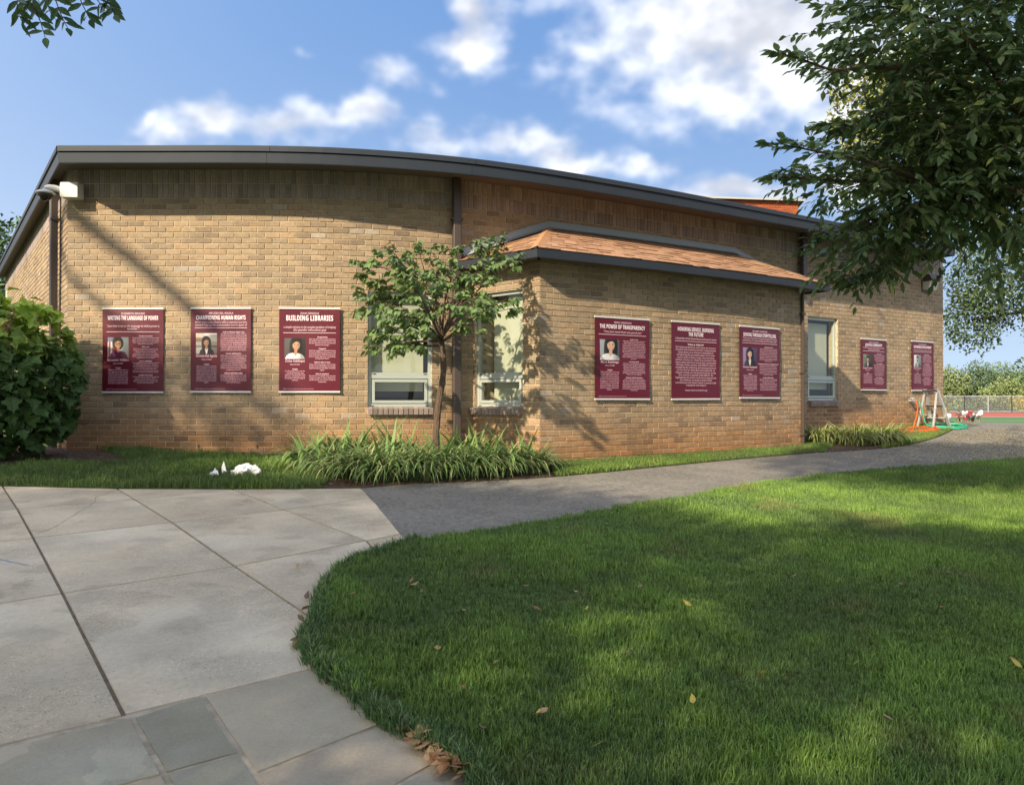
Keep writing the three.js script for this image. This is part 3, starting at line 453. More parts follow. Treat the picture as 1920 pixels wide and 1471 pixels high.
  const hc = new GB(); for (let i = 0; i < 9; i++) { const a = pl.clone().lerp(ridge(0), i / 9), c = pl.clone().lerp(ridge(0), (i + 1.1) / 9), s = new THREE.Vector3(0.09, 0, 0.045); const up = new THREE.Vector3(0, 0.03, 0); hc.quad(a.clone().sub(s), a.clone().add(up), c.clone().add(up), c.clone().sub(s), [0.48, 0.25, 0.12]); hc.quad(a.clone().add(up), a.clone().add(new THREE.Vector3(0.09, 0, -0.03)), c.clone().add(new THREE.Vector3(0.09, 0, -0.03)), c.clone().add(up), [0.44, 0.215, 0.095]); }
  bpart('hip_cap', hc.geo(), M.shingle, roof);
  // metal flashing where the bay roof meets the wall
  const fl = new GB(), W = (x, h, o) => MAIN.pt(MAIN.uAt(x), h, o), band = (x0, h0, x1, h1, n = 12) => { for (let i = 0; i < n; i++) { const a = mix(x0, x1, i / n), c = mix(x0, x1, (i + 1) / n), ha = mix(h0, h1, i / n), hb = mix(h0, h1, (i + 1) / n), d = 0.125; fl.quad(W(a, ha - 0.005, 0.085), W(c, hb - 0.005, 0.085), W(c, hb + 0.03, 0.035), W(a, ha + 0.03, 0.035)); fl.quad(W(a, ha + 0.03, 0.035), W(c, hb + 0.03, 0.035), W(c, hb + d, 0.028), W(a, ha + d, 0.028)); fl.quad(W(a, ha + d, 0.028), W(c, hb + d, 0.028), W(c, hb + d, 0), W(a, ha + d, 0)); } };
  band(1027, HT, 1377, HT, 20); band(866, 2.14, 1027, HT, 8); band(1377, HT, 1500, 2.16, 8);
  bpart('flashing', fl.geo(), M.flash);
}
// downpipes
function downpipe(plan, x, h1, h0, w = 0.105, d = 0.08, o = 0.05) { const u = typeof x === 'number' && x > 30 ? plan.uAt(x) : x, b = new GB(), H = h1 - h0, s = 0.012; const pr = [[-w / 2 + s, d], [w / 2 - s, d], [w / 2, d - s], [w / 2, 0], [-w / 2, 0], [-w / 2, d - s]], m = plan.frame(u, 0, o), P = ([x, z], h) => new THREE.Vector3(x, h, z).applyMatrix4(m);
  for (let i = 0; i < 6; i++) { const a = pr[i], c = pr[(i + 1) % 6]; b.quad(P(a, h0), P(c, h0), P(c, h1), P(a, h1)); }
  const pipe = bpart('downpipe', b.geo(), M.pipe); for (const t of [0.12, 0.5, 0.86]) { const q = new GB(); q.box(w + 0.05, 0.03, d + 0.03, plan.frame(u, mix(h0, h1, t), o + d / 2 - 0.012)); bpart('bracket', q.geo(), M.pipe, pipe); } }
downpipe(MAIN, 852, 3.28, -1.05, 0.12, 0.1, 0.06); downpipe(MAIN, 1499, 3.28, 2.1, 0.12, 0.1, 0.06); downpipe(BAYF, BAYF.len - 0.035, 1.93, -1.0, 0.05, 0.05, 0.012);
downpipe(SIDE, SIDE.len - 0.75, 3.28, -0.9, 0.16, 0.1, 0.05);
// ---------------------------------------------------------------- posters
const loremSeed = mulberry(12);
const POSTERS = [
  { plan: MAIN, x: [193, 308], top: 1.303, bot: 0.08, name: 'ELIZABETH WILKINS', head: ['WRITING THE LANGUAGE OF POWER'], sub: ['"Law feels to me as the language in which power is', 'written."'], cap: 'Elizabeth Wilkins', cls: 'Class of 2001', face: 'flag', ry: 0.285,
    L: [['Origin', 'Elizabeth was encouraged at a|early age by her father, a writer|and public servant who used his|voice to draw attention to|overlooked government issues.|At Sidwell, her interests were|supported by teachers who made|the effort to cultivate them,|especially in English and music.']],
    R: [['Passion for Justice', 'Elizabeth was drawn to economic justice|issues. While law before focused on civil|rights, she went for new turn, becoming a|labor union member and exploring the|many faces of advocacy.'], ['Why Law?', 'While she started as an organizer, she|found she preferred the policy part of|things: writing and shaping the|conversation since change. As a union|speechwriting time Obama Union Dream|was the tipping point the promising line in|make law her tool of power.'], ['Career Highlights', 'Her mandate has been expanding roles to|be Senior Counsel at the DC Attorney|General\u2019s Office and Director of Policy at|the Federal Trade Commission. Both of|those roles were places where her|leadership was trusted, her ideas valued,|and the outcome was genuinely shared.'], ['Service Philosophy', 'To Elizabeth, service means serving in the|spirit of acknowledging a debt to|something greater than ourselves. It\u2019s|volunteering ourselves to society with|passion and commitment.']],
    label: 'maroon poster headed WRITING THE LANGUAGE OF POWER on the wall beside the big shrub' },
  { plan: MAIN, x: [358, 472], top: 1.308, bot: 0.085, name: 'MELISSA DEL AGUILA', head: ['CHAMPIONING HUMAN RIGHTS'], sub: ['Service means using whatever skills or experience you have', 'toward helping the communities you\u2019re apart of'], cap: 'Melissa Del Aguila', cls: 'Class of 2010', face: 'blazer', ry: 0.24,
    L: [['Origin', 'Melissa, the child of immigrants,|grew up highly involved in her|community. When she arrived at|Sidwell on financial aid, she found|ample opportunities and began|volunteering for proposed. That|experience, combined with|Sidwell\u2019s service ethos, fueled|her early passion for human|rights.']],
    R: [['Path to Human Rights Law', 'Though she came to college with an|interest in science, her experiences at the|U.S Center for Refugees shifted her focus|towards the study of law. She believed|that she could make a greater change by|being a lawyer who specialized in refugee|and education law. A Clinic experience in|Colombia reaffirmed that decision. Law|school taught her how diverse and|impactful different areas of Law could be.'], ['Career and Service', 'Melissa spent 10 years working her way up|in one organization before resulting in, an|experience she found highly fulfilling.|One of her proudest accomplishments|was a 5-year legal association in|Colombia that continues to have an|impact even 10 years later. Today, she|teaches at American University, devoted|to paying it forward.'], ['Advice and Philosophy', 'Service, to her, doesn\u2019t have to be a job.|It\u2019s about showing up with your skills|when they\u2019re needed. She urges students|to remain open to change, it\u2019s not the path|ever finds the same.']],
    label: 'maroon poster headed CHAMPIONING HUMAN RIGHTS with a woman in a black blazer' },
  { plan: MAIN, x: [523, 638], top: 1.31, bot: 0.085, name: 'ZOHA SIDDIQUI', head: ['BUILDING LIBRARIES'], sub: ['a simple solution to the complex problem of bridging', 'the gender education gap'], cap: 'Zoha Siddiqui', cls: 'Class of 2021', face: 'lace', ry: 0.30, big: 1.25,
    L: [['Origin', 'In 10th grade, Zoha met her|classmate Hannah, and|together they founded HEH|libraries, an initiative to end|the gender education gap in|Pakistan.']],
    R: [['Inspiration', 'Zoha was motivated by Malala Yousafzai,|her mother, and her grandmother, and|felt that education was the most powerful|thrust for change.'], ['Support', 'With the support of Sidwell Friends|School, the Pakistani government, and|local institutions, HEH libraries grew|from a simple idea into a nationally|recognized effort.'], ['Where She is Now', 'Today, Zoha is pursuing a career in law,|drawn to the challenge of actually|implementing the principles of human|rights.'], ['Why it matters', 'Her story is a reminder that concrete|change can begin as early as high school,|and that service can reach far outside the|classroom.']],
    label: 'maroon poster headed BUILDING LIBRARIES just left of the window behind the small tree' },
  { plan: BAYF, x: [1112, 1215], top: 1.215, bot: -0.02, name: 'NINA SANTIAGO', head: ['THE POWER OF TRANSPARENCY'], sub: ['"You just need that one good yes"'], cap: 'Nina Santiago', cls: 'Class of 2008', face: 'grey', ry: 0.215,
    L: [['Origin', 'Nina\u2019s commitment to service was|rooted in early life experiences. Her|father, who had a science|background, was involved in|political work and presidential|campaigns, and her grandfather was|a model lawyer. Her parents brought|her to meetings, where she|watched a strong value system|which was further reinforced at|Sidwell.']],
    R: [['Path to Law', 'Although initially in business school, it|didn\u2019t speak to her as she took into|practice. Public and began her legal career|practicing law at a small firm. A high-|impact pro bono matter, where she helped|a client avoid deportation, shaped much of|her meaningful law work was for, but she|was also on to municipal law and moved to|something she might be a long way.|while raising her firm, she mentioned her|father testified that "you just need that one|good yes".'], ['Career growth', 'That "yes" came from the DC Office of|General Counsel. Though she didn\u2019t like a|directory, it provided her with useful|experience examining the Freedom of|Information Act. She later became a|transparency lawyer and taught public|speaking, eventually becoming her job role|taking years, just upgrade.'], ['Purpose and Perspective', 'Nina is passionate to government|openness. As the DPS, she found leadership|that made her feel valued and known.|Being happy are because a good work is|understand. She is proud to show others|in her discipline, reminding her that hearts|and purpose start early, and can take on|many forms.']],
    label: 'maroon poster headed THE POWER OF TRANSPARENCY on the bay wall nearest the bay window' },
  { plan: BAYF, x: [1256, 1347], top: 1.225, bot: -0.02, name: '', head: ['HONORING SERVICE, INSPIRING', 'THE FUTURE'], sub: ['A Partnership with the National Museum and Center for Service'], face: null, ry: 0.255,
    C: [['What is NMCFS?', 'The National Museum and Center for Service,|founded and headed by former Congressman|Brian Baird, is an initiative dedicated to|recognizing the powerful impact of civilian|service such as Peace Corps, civil servants,|teacher, doctors, etc. There is no museum that|honors those who have served their community|through civilian careers, and NMCFS seeks to|change that by collecting and sharing stories of|service that too often goes unrecognized. At|Sidwell Friends, we are proud to be one of the|first schools to partner with NMCFS. By|highlighting the service work of our alumni and|our students, we hope to honor their|contributions and inspire others to pursue a life|of purpose and impact.| |Learn more at nmcfs.org']],
    label: 'maroon poster of text only headed HONORING SERVICE, INSPIRING THE FUTURE' },
  { plan: BAYF, x: [1383, 1459], top: 1.225, bot: 0.0, name: 'DELANEY KEMPNER', head: ['SERVING THROUGH STORYTELLING'], sub: ['"If you\u2019re part of the story as a communications person, you\u2019re doing', 'something wrong. It\u2019s not about inserting yourself into others\u2019 stories."'], cap: 'Delaney Kempner', cls: 'Class of 2008', face: 'purple', ry: 0.235,
    L: [['Origin', 'Delaney\u2019s mentioned in politics|began at an early age, coping|along with parents to the|voting booth and growing up|surrounded by curiosity work in|politics, medicine, and media. A|Sidwell, her environment by|Sidwell Communications teacher|and learning more about|communications, and she|became director in shaping|public policy.']],
    R: [['Path to Service', 'After college, Delaney interned across|politics: and Tafari political reporting,|campaign, policy, and began from the|inside design. She threw up to the deep of|the Senate communications field. Mohan|campaign, and in the story for Biden,|the power of 2020 Deputy Governor|at State communications, stretching at|communication.'], ['Communication in a changing World', 'Delaney sees communication as an|essential to democracy. Throughout|issues experiences, she has learned|to be strategic about finding places, and|social. In her social works, herself|Wisely, she emphasizes early trust solid|online has powerful.'], ['Service Philosophy', 'Delaney\u2019s dedication to service through|the words precision to others her life|and experience. What that|policy should be kinder to people, and|making a positive moments that find|small ways. They are mission. The|most she aspires to people who can|find work speaker and help others.']],
    label: 'maroon poster headed SERVING THROUGH STORYTELLING, last on the bay wall before its corner' },
  { plan: MAIN, x: [1611, 1659], top: 1.29, bot: 0.175, name: 'DOUGLAS GANSLER', head: ['JUSTICE & COMMUNITY'], sub: ['Do not give up your career to find some unknown way to hold your', 'heart in just the space'], cap: 'Douglas Gansler', cls: 'Class of 1981', face: 'suit', ry: 0.24, gen: 1, label: 'maroon poster headed JUSTICE & COMMUNITY with a man in a suit' },
  { plan: MAIN, x: [1706, 1747], top: 1.315, bot: 0.175, name: 'JUSTIN ROBINSON', head: ['SUSTAINABLE DEVELOPMENT'], sub: ['Service does not have to take one set form, it can be a life of'], cap: 'Justin Robinson', cls: 'Class of 2001', face: 'bw', ry: 0.22, gen: 1, label: 'maroon poster headed SUSTAINABLE DEVELOPMENT directly above the stepladder' },
];
function portrait(out, kind, ox, oy, ow, oh) { // printed portrait, soft as a small photo print
  const small = document.createElement('canvas'); small.width = small.height = 56; const c = small.getContext('2d'), x = 0, y = 0, w = 56, h = 56;
  c.save(); c.beginPath(); c.rect(x, y, w, h); c.clip(); c.translate(x, y); c.scale(w / 100, h / 100);
  const K = { flag: ['#b9c4cc', '#1c1816', '#a8714f', '#5c1640'], blazer: ['#c2b7a6', '#251a16', '#a8755a', '#17161a'], lace: ['#1f1d1c', '#120e0d', '#b5805e', '#e9e6e4'], grey: ['#79828a', '#140f10', '#c69b80', '#d8d6d8'], purple: ['#7a5a94', '#1d1414', '#cfa58e', '#1b181b'], suit: ['#3b4336', '#1d1713', '#a9765c', '#24252b'], bw: ['#c9c9c8', '#2c2c2c', '#8d8d8c', '#77777a'] }[kind];
  c.fillStyle = K[0]; c.fillRect(0, 0, 100, 100);
  if (kind === 'flag') { for (let i = 0; i < 7; i++) { c.fillStyle = i % 2 ? '#d8d3cf' : '#8e1f2e'; c.beginPath(); c.moveTo(i * 9 - 34, 100); c.lineTo(i * 9 - 26, 100); c.quadraticCurveTo(i * 9 + 6, 50, i * 9 - 20, -5); c.lineTo(i * 9 - 29, -5); c.fill(); } c.fillStyle = '#243258'; c.fillRect(0, 0, 26, 22); c.fillStyle = '#e8e8e8'; for (let i = 0; i < 8; i++) c.fillRect(3 + (i % 3) * 8, 4 + (i / 3 | 0) * 7, 2.4, 2.4); }
  if (kind === 'blazer') { c.fillStyle = '#8c5a3c'; c.fillRect(0, 22, 38, 20); c.fillStyle = '#e6e1d8'; c.fillRect(40, 0, 60, 40); c.fillStyle = '#6c5d55'; c.fillRect(0, 60, 100, 8); }
  if (kind === 'purple') { c.fillStyle = '#6a4a86'; for (let i = 0; i < 6; i++) c.fillRect(i * 18, 0, 7, 100); }
  if (kind === 'suit') { c.fillStyle = '#5f6b4c'; for (let i = 0; i < 12; i++) c.fillRect((i * 37) % 95, (i * 23) % 60, 9, 7); }
  const bg = c.createLinearGradient(0, 0, 100, 100); bg.addColorStop(0, 'rgba(255,255,255,.16)'); bg.addColorStop(1, 'rgba(0,0,0,.28)'); c.fillStyle = bg; c.fillRect(0, 0, 100, 100);
  const man = kind === 'suit' || kind === 'bw', cx = 51, sc = { lace: 1.28, grey: 1.42, flag: 1.12, purple: 1.08, blazer: 0.92, suit: 1.02, bw: 1.1 }[kind]; c.translate(50, 100); c.scale(sc, sc); c.rotate(kind === 'lace' || kind === 'grey' ? 0.07 : -0.03); c.translate(-50, -100 + (sc > 1.2 ? 8 : 0));
  c.fillStyle = K[1]; c.beginPath(); if (man) c.ellipse(cx, 30, 15, 16, 0, 0, 7); else { c.ellipse(cx, 36, 24, 30, 0, 0, 7); c.fill(); c.beginPath(); if (kind !== 'flag') { c.moveTo(cx - 24, 36); c.quadraticCurveTo(cx - 26, 70, cx - 20, 88); c.lineTo(cx + 22, 88); c.quadraticCurveTo(cx + 27, 66, cx + 24, 36); } } c.fill();
  c.fillStyle = K[3]; c.beginPath(); c.moveTo(12, 104); c.quadraticCurveTo(14, 74, 38, 70); c.lineTo(64, 70); c.quadraticCurveTo(88, 74, 90, 104); c.fill();
  if (kind === 'blazer' || man || kind === 'purple') { c.fillStyle = '#ded9d5'; c.beginPath(); c.moveTo(42, 70); c.lineTo(60, 70); c.lineTo(52, 104); c.lineTo(48, 104); c.fill(); if (man) { c.fillStyle = '#2b2b33'; c.fillRect(49.5, 74, 3, 30); } }
  if (kind === 'lace') { c.fillStyle = '#5b5555'; for (let i = 0; i < 30; i++) c.fillRect(16 + (i * 29) % 68, 78 + (i * 7) % 20, 1.6, 1.6); }
  const dk = (s) => { c.fillStyle = s; };
  c.fillStyle = K[2]; c.fillRect(cx - 6, 52, 12, 20); c.beginPath(); c.moveTo(cx - 8, 69); c.lineTo(cx + 8, 69); c.lineTo(cx, 80); c.fill();
  { const gr = c.createRadialGradient(cx - 4, 36, 3, cx, 42, 24); gr.addColorStop(0, 'rgba(255,235,215,.38)'); gr.addColorStop(0.5, 'rgba(255,235,215,0)'); gr.addColorStop(1, 'rgba(30,10,5,.5)'); c.beginPath(); c.ellipse(cx, 40, man ? 12 : 14, man ? 17 : 19, 0, 0, 7); c.fill(); c.fillStyle = gr; }
  c.beginPath(); c.ellipse(cx, 40, man ? 12 : 14, man ? 17 : 19, 0, 0, 7); c.fill();
  dk(K[1]); if (!man) { c.beginPath(); c.moveTo(cx - 15, 40); c.quadraticCurveTo(cx - 14, 19, cx + 2, 21); c.quadraticCurveTo(cx + 15, 22, cx + 15, 40); c.quadraticCurveTo(cx + 13, 28, cx + 4, 26); c.quadraticCurveTo(cx - 9, 27, cx - 15, 40); c.fill(); } else { c.beginPath(); c.ellipse(cx, 25, 12.5, 7, 0, 0, 7); c.fill(); if (kind === 'bw') { c.beginPath(); c.ellipse(cx, 52, 9.5, 6, 0, 0, 7); c.fill(); } }
  for (const s of [-1, 1]) { c.beginPath(); c.ellipse(cx + s * 5.6, 39, 2.1, 1.1, 0, 0, 7); c.fill(); c.fillRect(cx + s * 5.6 - 3, 35, 6, 1); }
  if (kind === 'flag') { c.strokeStyle = '#1a1414'; c.lineWidth = 1.2; for (const s of [-1, 1]) { c.beginPath(); c.ellipse(cx + s * 6, 39.5, 4.6, 3.4, 0, 0, 7); c.stroke(); } }
  c.fillStyle = 'rgba(70,35,25,.5)'; c.fillRect(cx - 1, 40, 2, 7);
  c.fillStyle = kind === 'bw' ? '#4a4a4a' : '#8e3f3c'; c.beginPath(); c.ellipse(cx, 50.5, 5.6, 2.2, 0, 0, Math.PI); c.fill(); c.fillStyle = '#f0e7e2'; c.fillRect(cx - 3.6, 50.4, 7.2, 1.1);
  const sd = c.createLinearGradient(30, 0, 75, 0); sd.addColorStop(0, 'rgba(255,240,225,.14)'); sd.addColorStop(0.55, 'rgba(0,0,0,0)'); sd.addColorStop(1, 'rgba(0,0,0,.34)'); c.fillStyle = sd; c.fillRect(0, 0, 110, 110);
  c.restore(); out.imageSmoothingEnabled = true; out.drawImage(small, ox, oy, ow, oh);
}
function posterCanvas(p) {
  const W = 512, H = 704, cv = document.createElement('canvas'); cv.width = W; cv.height = H; const c = cv.getContext('2d');
  c.fillStyle = '#5a0720'; c.fillRect(0, 0, W, H); c.textAlign = 'center';
  const fit = (s, x, y, size, maxw, font, stretch = 1) => { c.save(); c.translate(x, y); c.font = font.replace('%', size); const w = c.measureText(s).width * stretch; c.scale(Math.min(1, maxw / w) * stretch, 1); c.fillText(s, 0, 0); c.restore(); };
  c.fillStyle = '#eadfe0'; if (p.name) fit(p.name, W / 2, 44, 21, 300, '%px sans-serif', 1.05);
  c.fillStyle = '#f6eef0'; p.head.forEach((s, i) => fit(s, W / 2, (p.name ? 92 : 78) + (p.big ? 8 : 0) + i * 46, Math.round((p.big ? 64 : 50)), p.big ? 405 : p.head.length > 1 ? (i ? 160 : 390) : 424, 'bold %px sans-serif', 0.62));
  c.fillStyle = '#e7d9dc'; p.sub.forEach((s, i) => fit(s, W / 2, H * p.ry - 24 - (p.sub.length - 1 - i) * 24, 23, 440, 'italic %px serif'));
  c.fillRect(34, H * p.ry - 9, W - 68, 4);
  const block = (list, cx, y, w, lh, fs) => { for (const [t, body] of list) { c.fillStyle = '#f2e6e8'; c.font = 'bold ' + (fs + 1) + 'px serif'; c.fillText(t, cx, y); y += lh * 1.05; c.fillStyle = '#e6d6da'; for (const ln of body.split('|')) { fit(ln, cx, y, fs, w, '%px serif'); y += lh; } y += lh * 0.9; } };
  const y0 = H * p.ry + 22;
  if (p.C) { block(p.C, W / 2, y0 + 8, 440, 23.5, 20); }
  else {
    const phY = H * (p.ry + 0.055); portrait(c, p.face, 44, phY, 178, 178); c.fillStyle = '#f4eaec'; fit(p.cap, 133, phY + 178 + 26, 25, 182, '%px serif'); fit(p.cls, 133, phY + 178 + 52, 14, 120, '%px serif');
    const gen = (t, n) => [t, Array.from({ length: n }, () => Array.from({ length: 6 }, () => ['service', 'and', 'community', 'the', 'public', 'law', 'people', 'work', 'of', 'state', 'with', 'to'][loremSeed() * 12 | 0]).join(' ')).join('|')];
    const Ls = p.L || [gen('Origin', 9)], Rs = p.R || [gen('Path to Service', 7), gen('Career Highlights', 11), gen('Service Philosophy', 6)], lines = Rs.reduce((s, q) => s + q[1].split('|').length + 2, 0), lh = Math.min(19, (H - 52 - y0) / lines);
    block(Rs, 364, y0 + 12, 224, lh, lh * 0.84); block(Ls, 133, phY + 178 + 92, 170, Math.min(15.5, (H - 52 - phY - 270) / (Ls[0][1].split('|').length + 1)), 13);
    c.fillStyle = '#d9c4ca'; c.textAlign = 'left'; c.font = '11px serif'; c.fillText('NMCFS: National Museum and Center for Service', 34, H - 16);
  }
  const t = new THREE.CanvasTexture(cv); t.colorSpace = THREE.SRGBColorSpace; t.anisotropy = 8; return t;
}
POSTERS.forEach((p, i) => {
  const u0 = p.plan.uAt(p.x[0]), u1 = p.plan.uAt(p.x[1]), w = u1 - u0, h = p.top - p.bot, uc = (u0 + u1) / 2, m = p.plan.frame(uc, p.bot, i > 5 ? 0.05 : 0.035), pr = mulberry(100 + i);
  const o = thing('poster', p.label, 'poster', new THREE.Vector3().setFromMatrixPosition(m), 'maroon posters hung along the brick wall');
  o.quaternion.setFromRotationMatrix(m);
  const nx = 10, ny = 12, pos = [], uv = [], idx = [], rail = 0.022, off = (x, y) => 0.007 * Math.sin(x * 5 + i * 2) * Math.sin(y * Math.PI) + 0.004 * Math.sin(y * 9 + x * 4 + i);
  for (let b = 0; b <= ny; b++) for (let a = 0; a <= nx; a++) { pos.push((a / nx - 0.5) * w * 0.99, rail + (h - 2 * rail) * b / ny, off(a / nx, b / ny)); uv.push(a / nx, b / ny); }
  for (let b = 0; b < ny; b++) for (let a = 0; a < nx; a++) { const q = b * (nx + 1) + a; idx.push(q, q + 1, q + nx + 2, q, q + nx + 2, q + nx + 1); }
  const g = new THREE.BufferGeometry(); g.setAttribute('position', new THREE.Float32BufferAttribute(pos, 3)); g.setAttribute('uv', new THREE.Float32BufferAttribute(uv, 2)); g.setIndex(idx); g.computeVertexNormals();
  part('print', g, std({ map: posterCanvas(p), roughness: 0.42 }), o);
  const bk = new GB(); bk.box(w * 0.97, h - 0.03, 0.004, new THREE.Matrix4().makeTranslation(0, h / 2, -0.016)); part('backing', bk.geo(), std({ color: new THREE.Color(0.07, 0.012, 0.02) }), o);
  for (const [y, tilt] of [[0.012, (pr() - 0.5) * 0.008], [h - 0.012, (pr() - 0.5) * 0.006]]) { const rg = new GB(); rg.box(w, 0.024, 0.02, new THREE.Matrix4().makeRotationZ(tilt).setPosition(0, y, 0)); part('rail', rg.geo(), M.white, o); }
});

// ---------------------------------------------------------------- small fittings
{ // security camera on the corner
  const c = at(139, 360, 11.42), o = thing('security_camera', 'white domed security camera on a boxed arm at the corner under the roof edge', 'security camera', c);
  const T = (x, y, z) => new THREE.Matrix4().makeTranslation(x, y, z);
  const b = new GB(); b.box(0.24, 0.21, 0.17, T(0, 0, 0.06)); part('junction_box', b.geo(), M.white, o);
  const a = new GB(); a.tube([new THREE.Vector3(-0.12, 0.0, 0.08), new THREE.Vector3(-0.22, 0.025, 0.13), new THREE.Vector3(-0.29, 0.015, 0.17), new THREE.Vector3(-0.31, -0.03, 0.18)], 0.045, 0.04, 10); part('arm', a.geo(), M.white, o);
  const pl = new GB(); pl.box(0.015, 0.17, 0.13, T(-0.125, 0, 0.07)); part('base_plate', pl.geo(), M.white, o);
  const lathe = (pts, seg = 28) => new THREE.LatheGeometry(pts.map(([r, y]) => new THREE.Vector2(r, y)), seg);
  const hg = lathe([[0, 0.035], [0.05, 0.034], [0.10, 0.015], [0.125, -0.005], [0.125, -0.016], [0.10, -0.024]]); hg.translate(-0.31, -0.05, 0.18); part('hood', hg, M.white, o);
  const cg = lathe([[0.1, -0.02], [0.098, -0.05], [0.08, -0.062]]); cg.translate(-0.31, -0.05, 0.18); part('collar', cg, M.dark, o);
  const dg = lathe([[0.075, -0.05], [0.072, -0.08], [0.05, -0.108], [0.02, -0.122], [0, -0.124]]); dg.translate(-0.31, -0.05, 0.18); part('dome', dg, std({ color: 0x111316, roughness: 0.08 }), o);
}
{ // wall light at the far end
  const u = MAIN.uAt(1738), m = MAIN.frame(u, (747 - 530) / FOC * MAIN.at(u).z, 0.0), o = thing('wall_lamp', 'dark bronze wall light with pale lens high on the far end of the wall', 'wall light', new THREE.Vector3().setFromMatrixPosition(m)); o.quaternion.setFromRotationMatrix(m);
  const sh = new THREE.Shape([[0, 0.16], [0.16, 0.16], [0.22, 0.06], [0.2, 0.02], [0, 0.02]].map((p) => new THREE.Vector2(...p))), hg = new THREE.ExtrudeGeometry(sh, { depth: 0.36, bevelEnabled: true, bevelSize: 0.01, bevelThickness: 0.01, bevelSegments: 2 }); hg.rotateY(-Math.PI / 2); hg.translate(0.18, 0, 0.01); part('housing', hg, M.pipe, o);
  const ls = new THREE.Shape([[0, 0.015], [0.19, 0.015], [0.13, -0.17], [0, -0.17]].map((p) => new THREE.Vector2(...p))), lg = new THREE.ExtrudeGeometry(ls, { depth: 0.34, bevelEnabled: true, bevelSize: 0.008, bevelThickness: 0.008, bevelSegments: 2 }); lg.rotateY(-Math.PI / 2); lg.translate(0.17, 0, 0.01); part('lens', lg, std({ color: new THREE.Color(0.62, 0.60, 0.52), roughness: 0.25 }), o);
  const bg = new GB(); bg.box(0.42, 0.44, 0.02, new THREE.Matrix4().makeTranslation(0, -0.01, 0.01)); part('back_plate', bg.geo(), M.pipe, o);
}
// hose bib, hoses, stepladder
const bib = MAIN.pt(MAIN.uAt(1704), (747 - 751) / FOC * 17.9, 0.0);
{
  const o = thing('hose_tap', 'brass hose tap with two outlets on the brick wall behind the stepladder', 'tap', bib), n = MAIN.at(MAIN.uAt(1704)), dir = new THREE.Vector3(n.nx, 0, -n.nz), P = (k, y, s = 0) => dir.clone().multiplyScalar(k).add(new THREE.Vector3(n.tx * s, y, -n.tz * s));
  const b = new GB(); b.tube([P(0, 0), P(0.06, 0), P(0.12, -0.005)], 0.025, 0.022, 8); b.tube([P(0.12, 0, -0.06), P(0.13, 0.005, 0), P(0.12, 0, 0.14)], 0.022, 0.022, 8); part('body', b.geo(), M.steel, o);
  const h = new GB(); h.tube([P(0.09, 0.02), P(0.09, 0.06)], 0.008, 0.008, 6); h.tube([P(0.06, 0.06, -0.04), P(0.09, 0.065, 0), P(0.12, 0.06, 0.04)], 0.012, 0.012, 6); part('valve_handle', h.geo(), M.steel, o);
}
function hose(name, label, color, feed, cx, cy, rx, rz, loops, seed) {
  const r = mulberry(seed), c = groundAt(cx, cy), pts = [...feed], n = MAIN.at(MAIN.uAt(1720));
  for (let i = 0; i <= loops * 14; i++) { const a = i / 14 * Math.PI * 2 + 2.4, k = 1 - 0.06 * Math.floor(i / 14) + 0.05 * (r() - 0.5), lx = Math.cos(a) * rx * k, lz = Math.sin(a) * rz * k, X = c.x + lx * n.tx + lz * n.nx, Z = -c.z + lx * n.tz + lz * n.nz; pts.push(onGround(X, Z, 0.02 + 0.020 * Math.floor(i / 14) % 0.05 + 0.01 * r())); }
  const g = new THREE.TubeGeometry(new THREE.CatmullRomCurve3(pts, false, 'centripetal'), pts.length * 5, 0.013, 7), o = shadows(new THREE.Mesh(g, std({ color, roughness: 0.45 }))); o.name = numbered(name); scene.add(o); return tag(o, label, 'hose', 'garden hoses coiled at the wall');
}
const drop = (x, ys, Z) => ys.map(([yy, dx]) => at(x + dx, yy, Z));
hose('garden_hose', 'orange garden hose looped on the grass left of the stepladder', new THREE.Color(0.80, 0.13, 0.015), [bib.clone().add(new THREE.Vector3(0.1, 0, 0.15)), ...drop(1718, [[752, 0], [762, 3], [780, 1], [797, -4]], 17.4)], 1722, 809, 0.75, 0.24, 4, 5);
hose('garden_hose', 'green garden hose coiled under the stepladder at the path edge', new THREE.Color(0.055, 0.42, 0.24), [bib.clone().add(new THREE.Vector3(0.2, 0, 0.12)), ...drop(1724, [[754, 0], [766, 5], [784, 9], [796, 14]], 17.5)], 1775, 801.5, 0.62, 0.36, 5, 8);
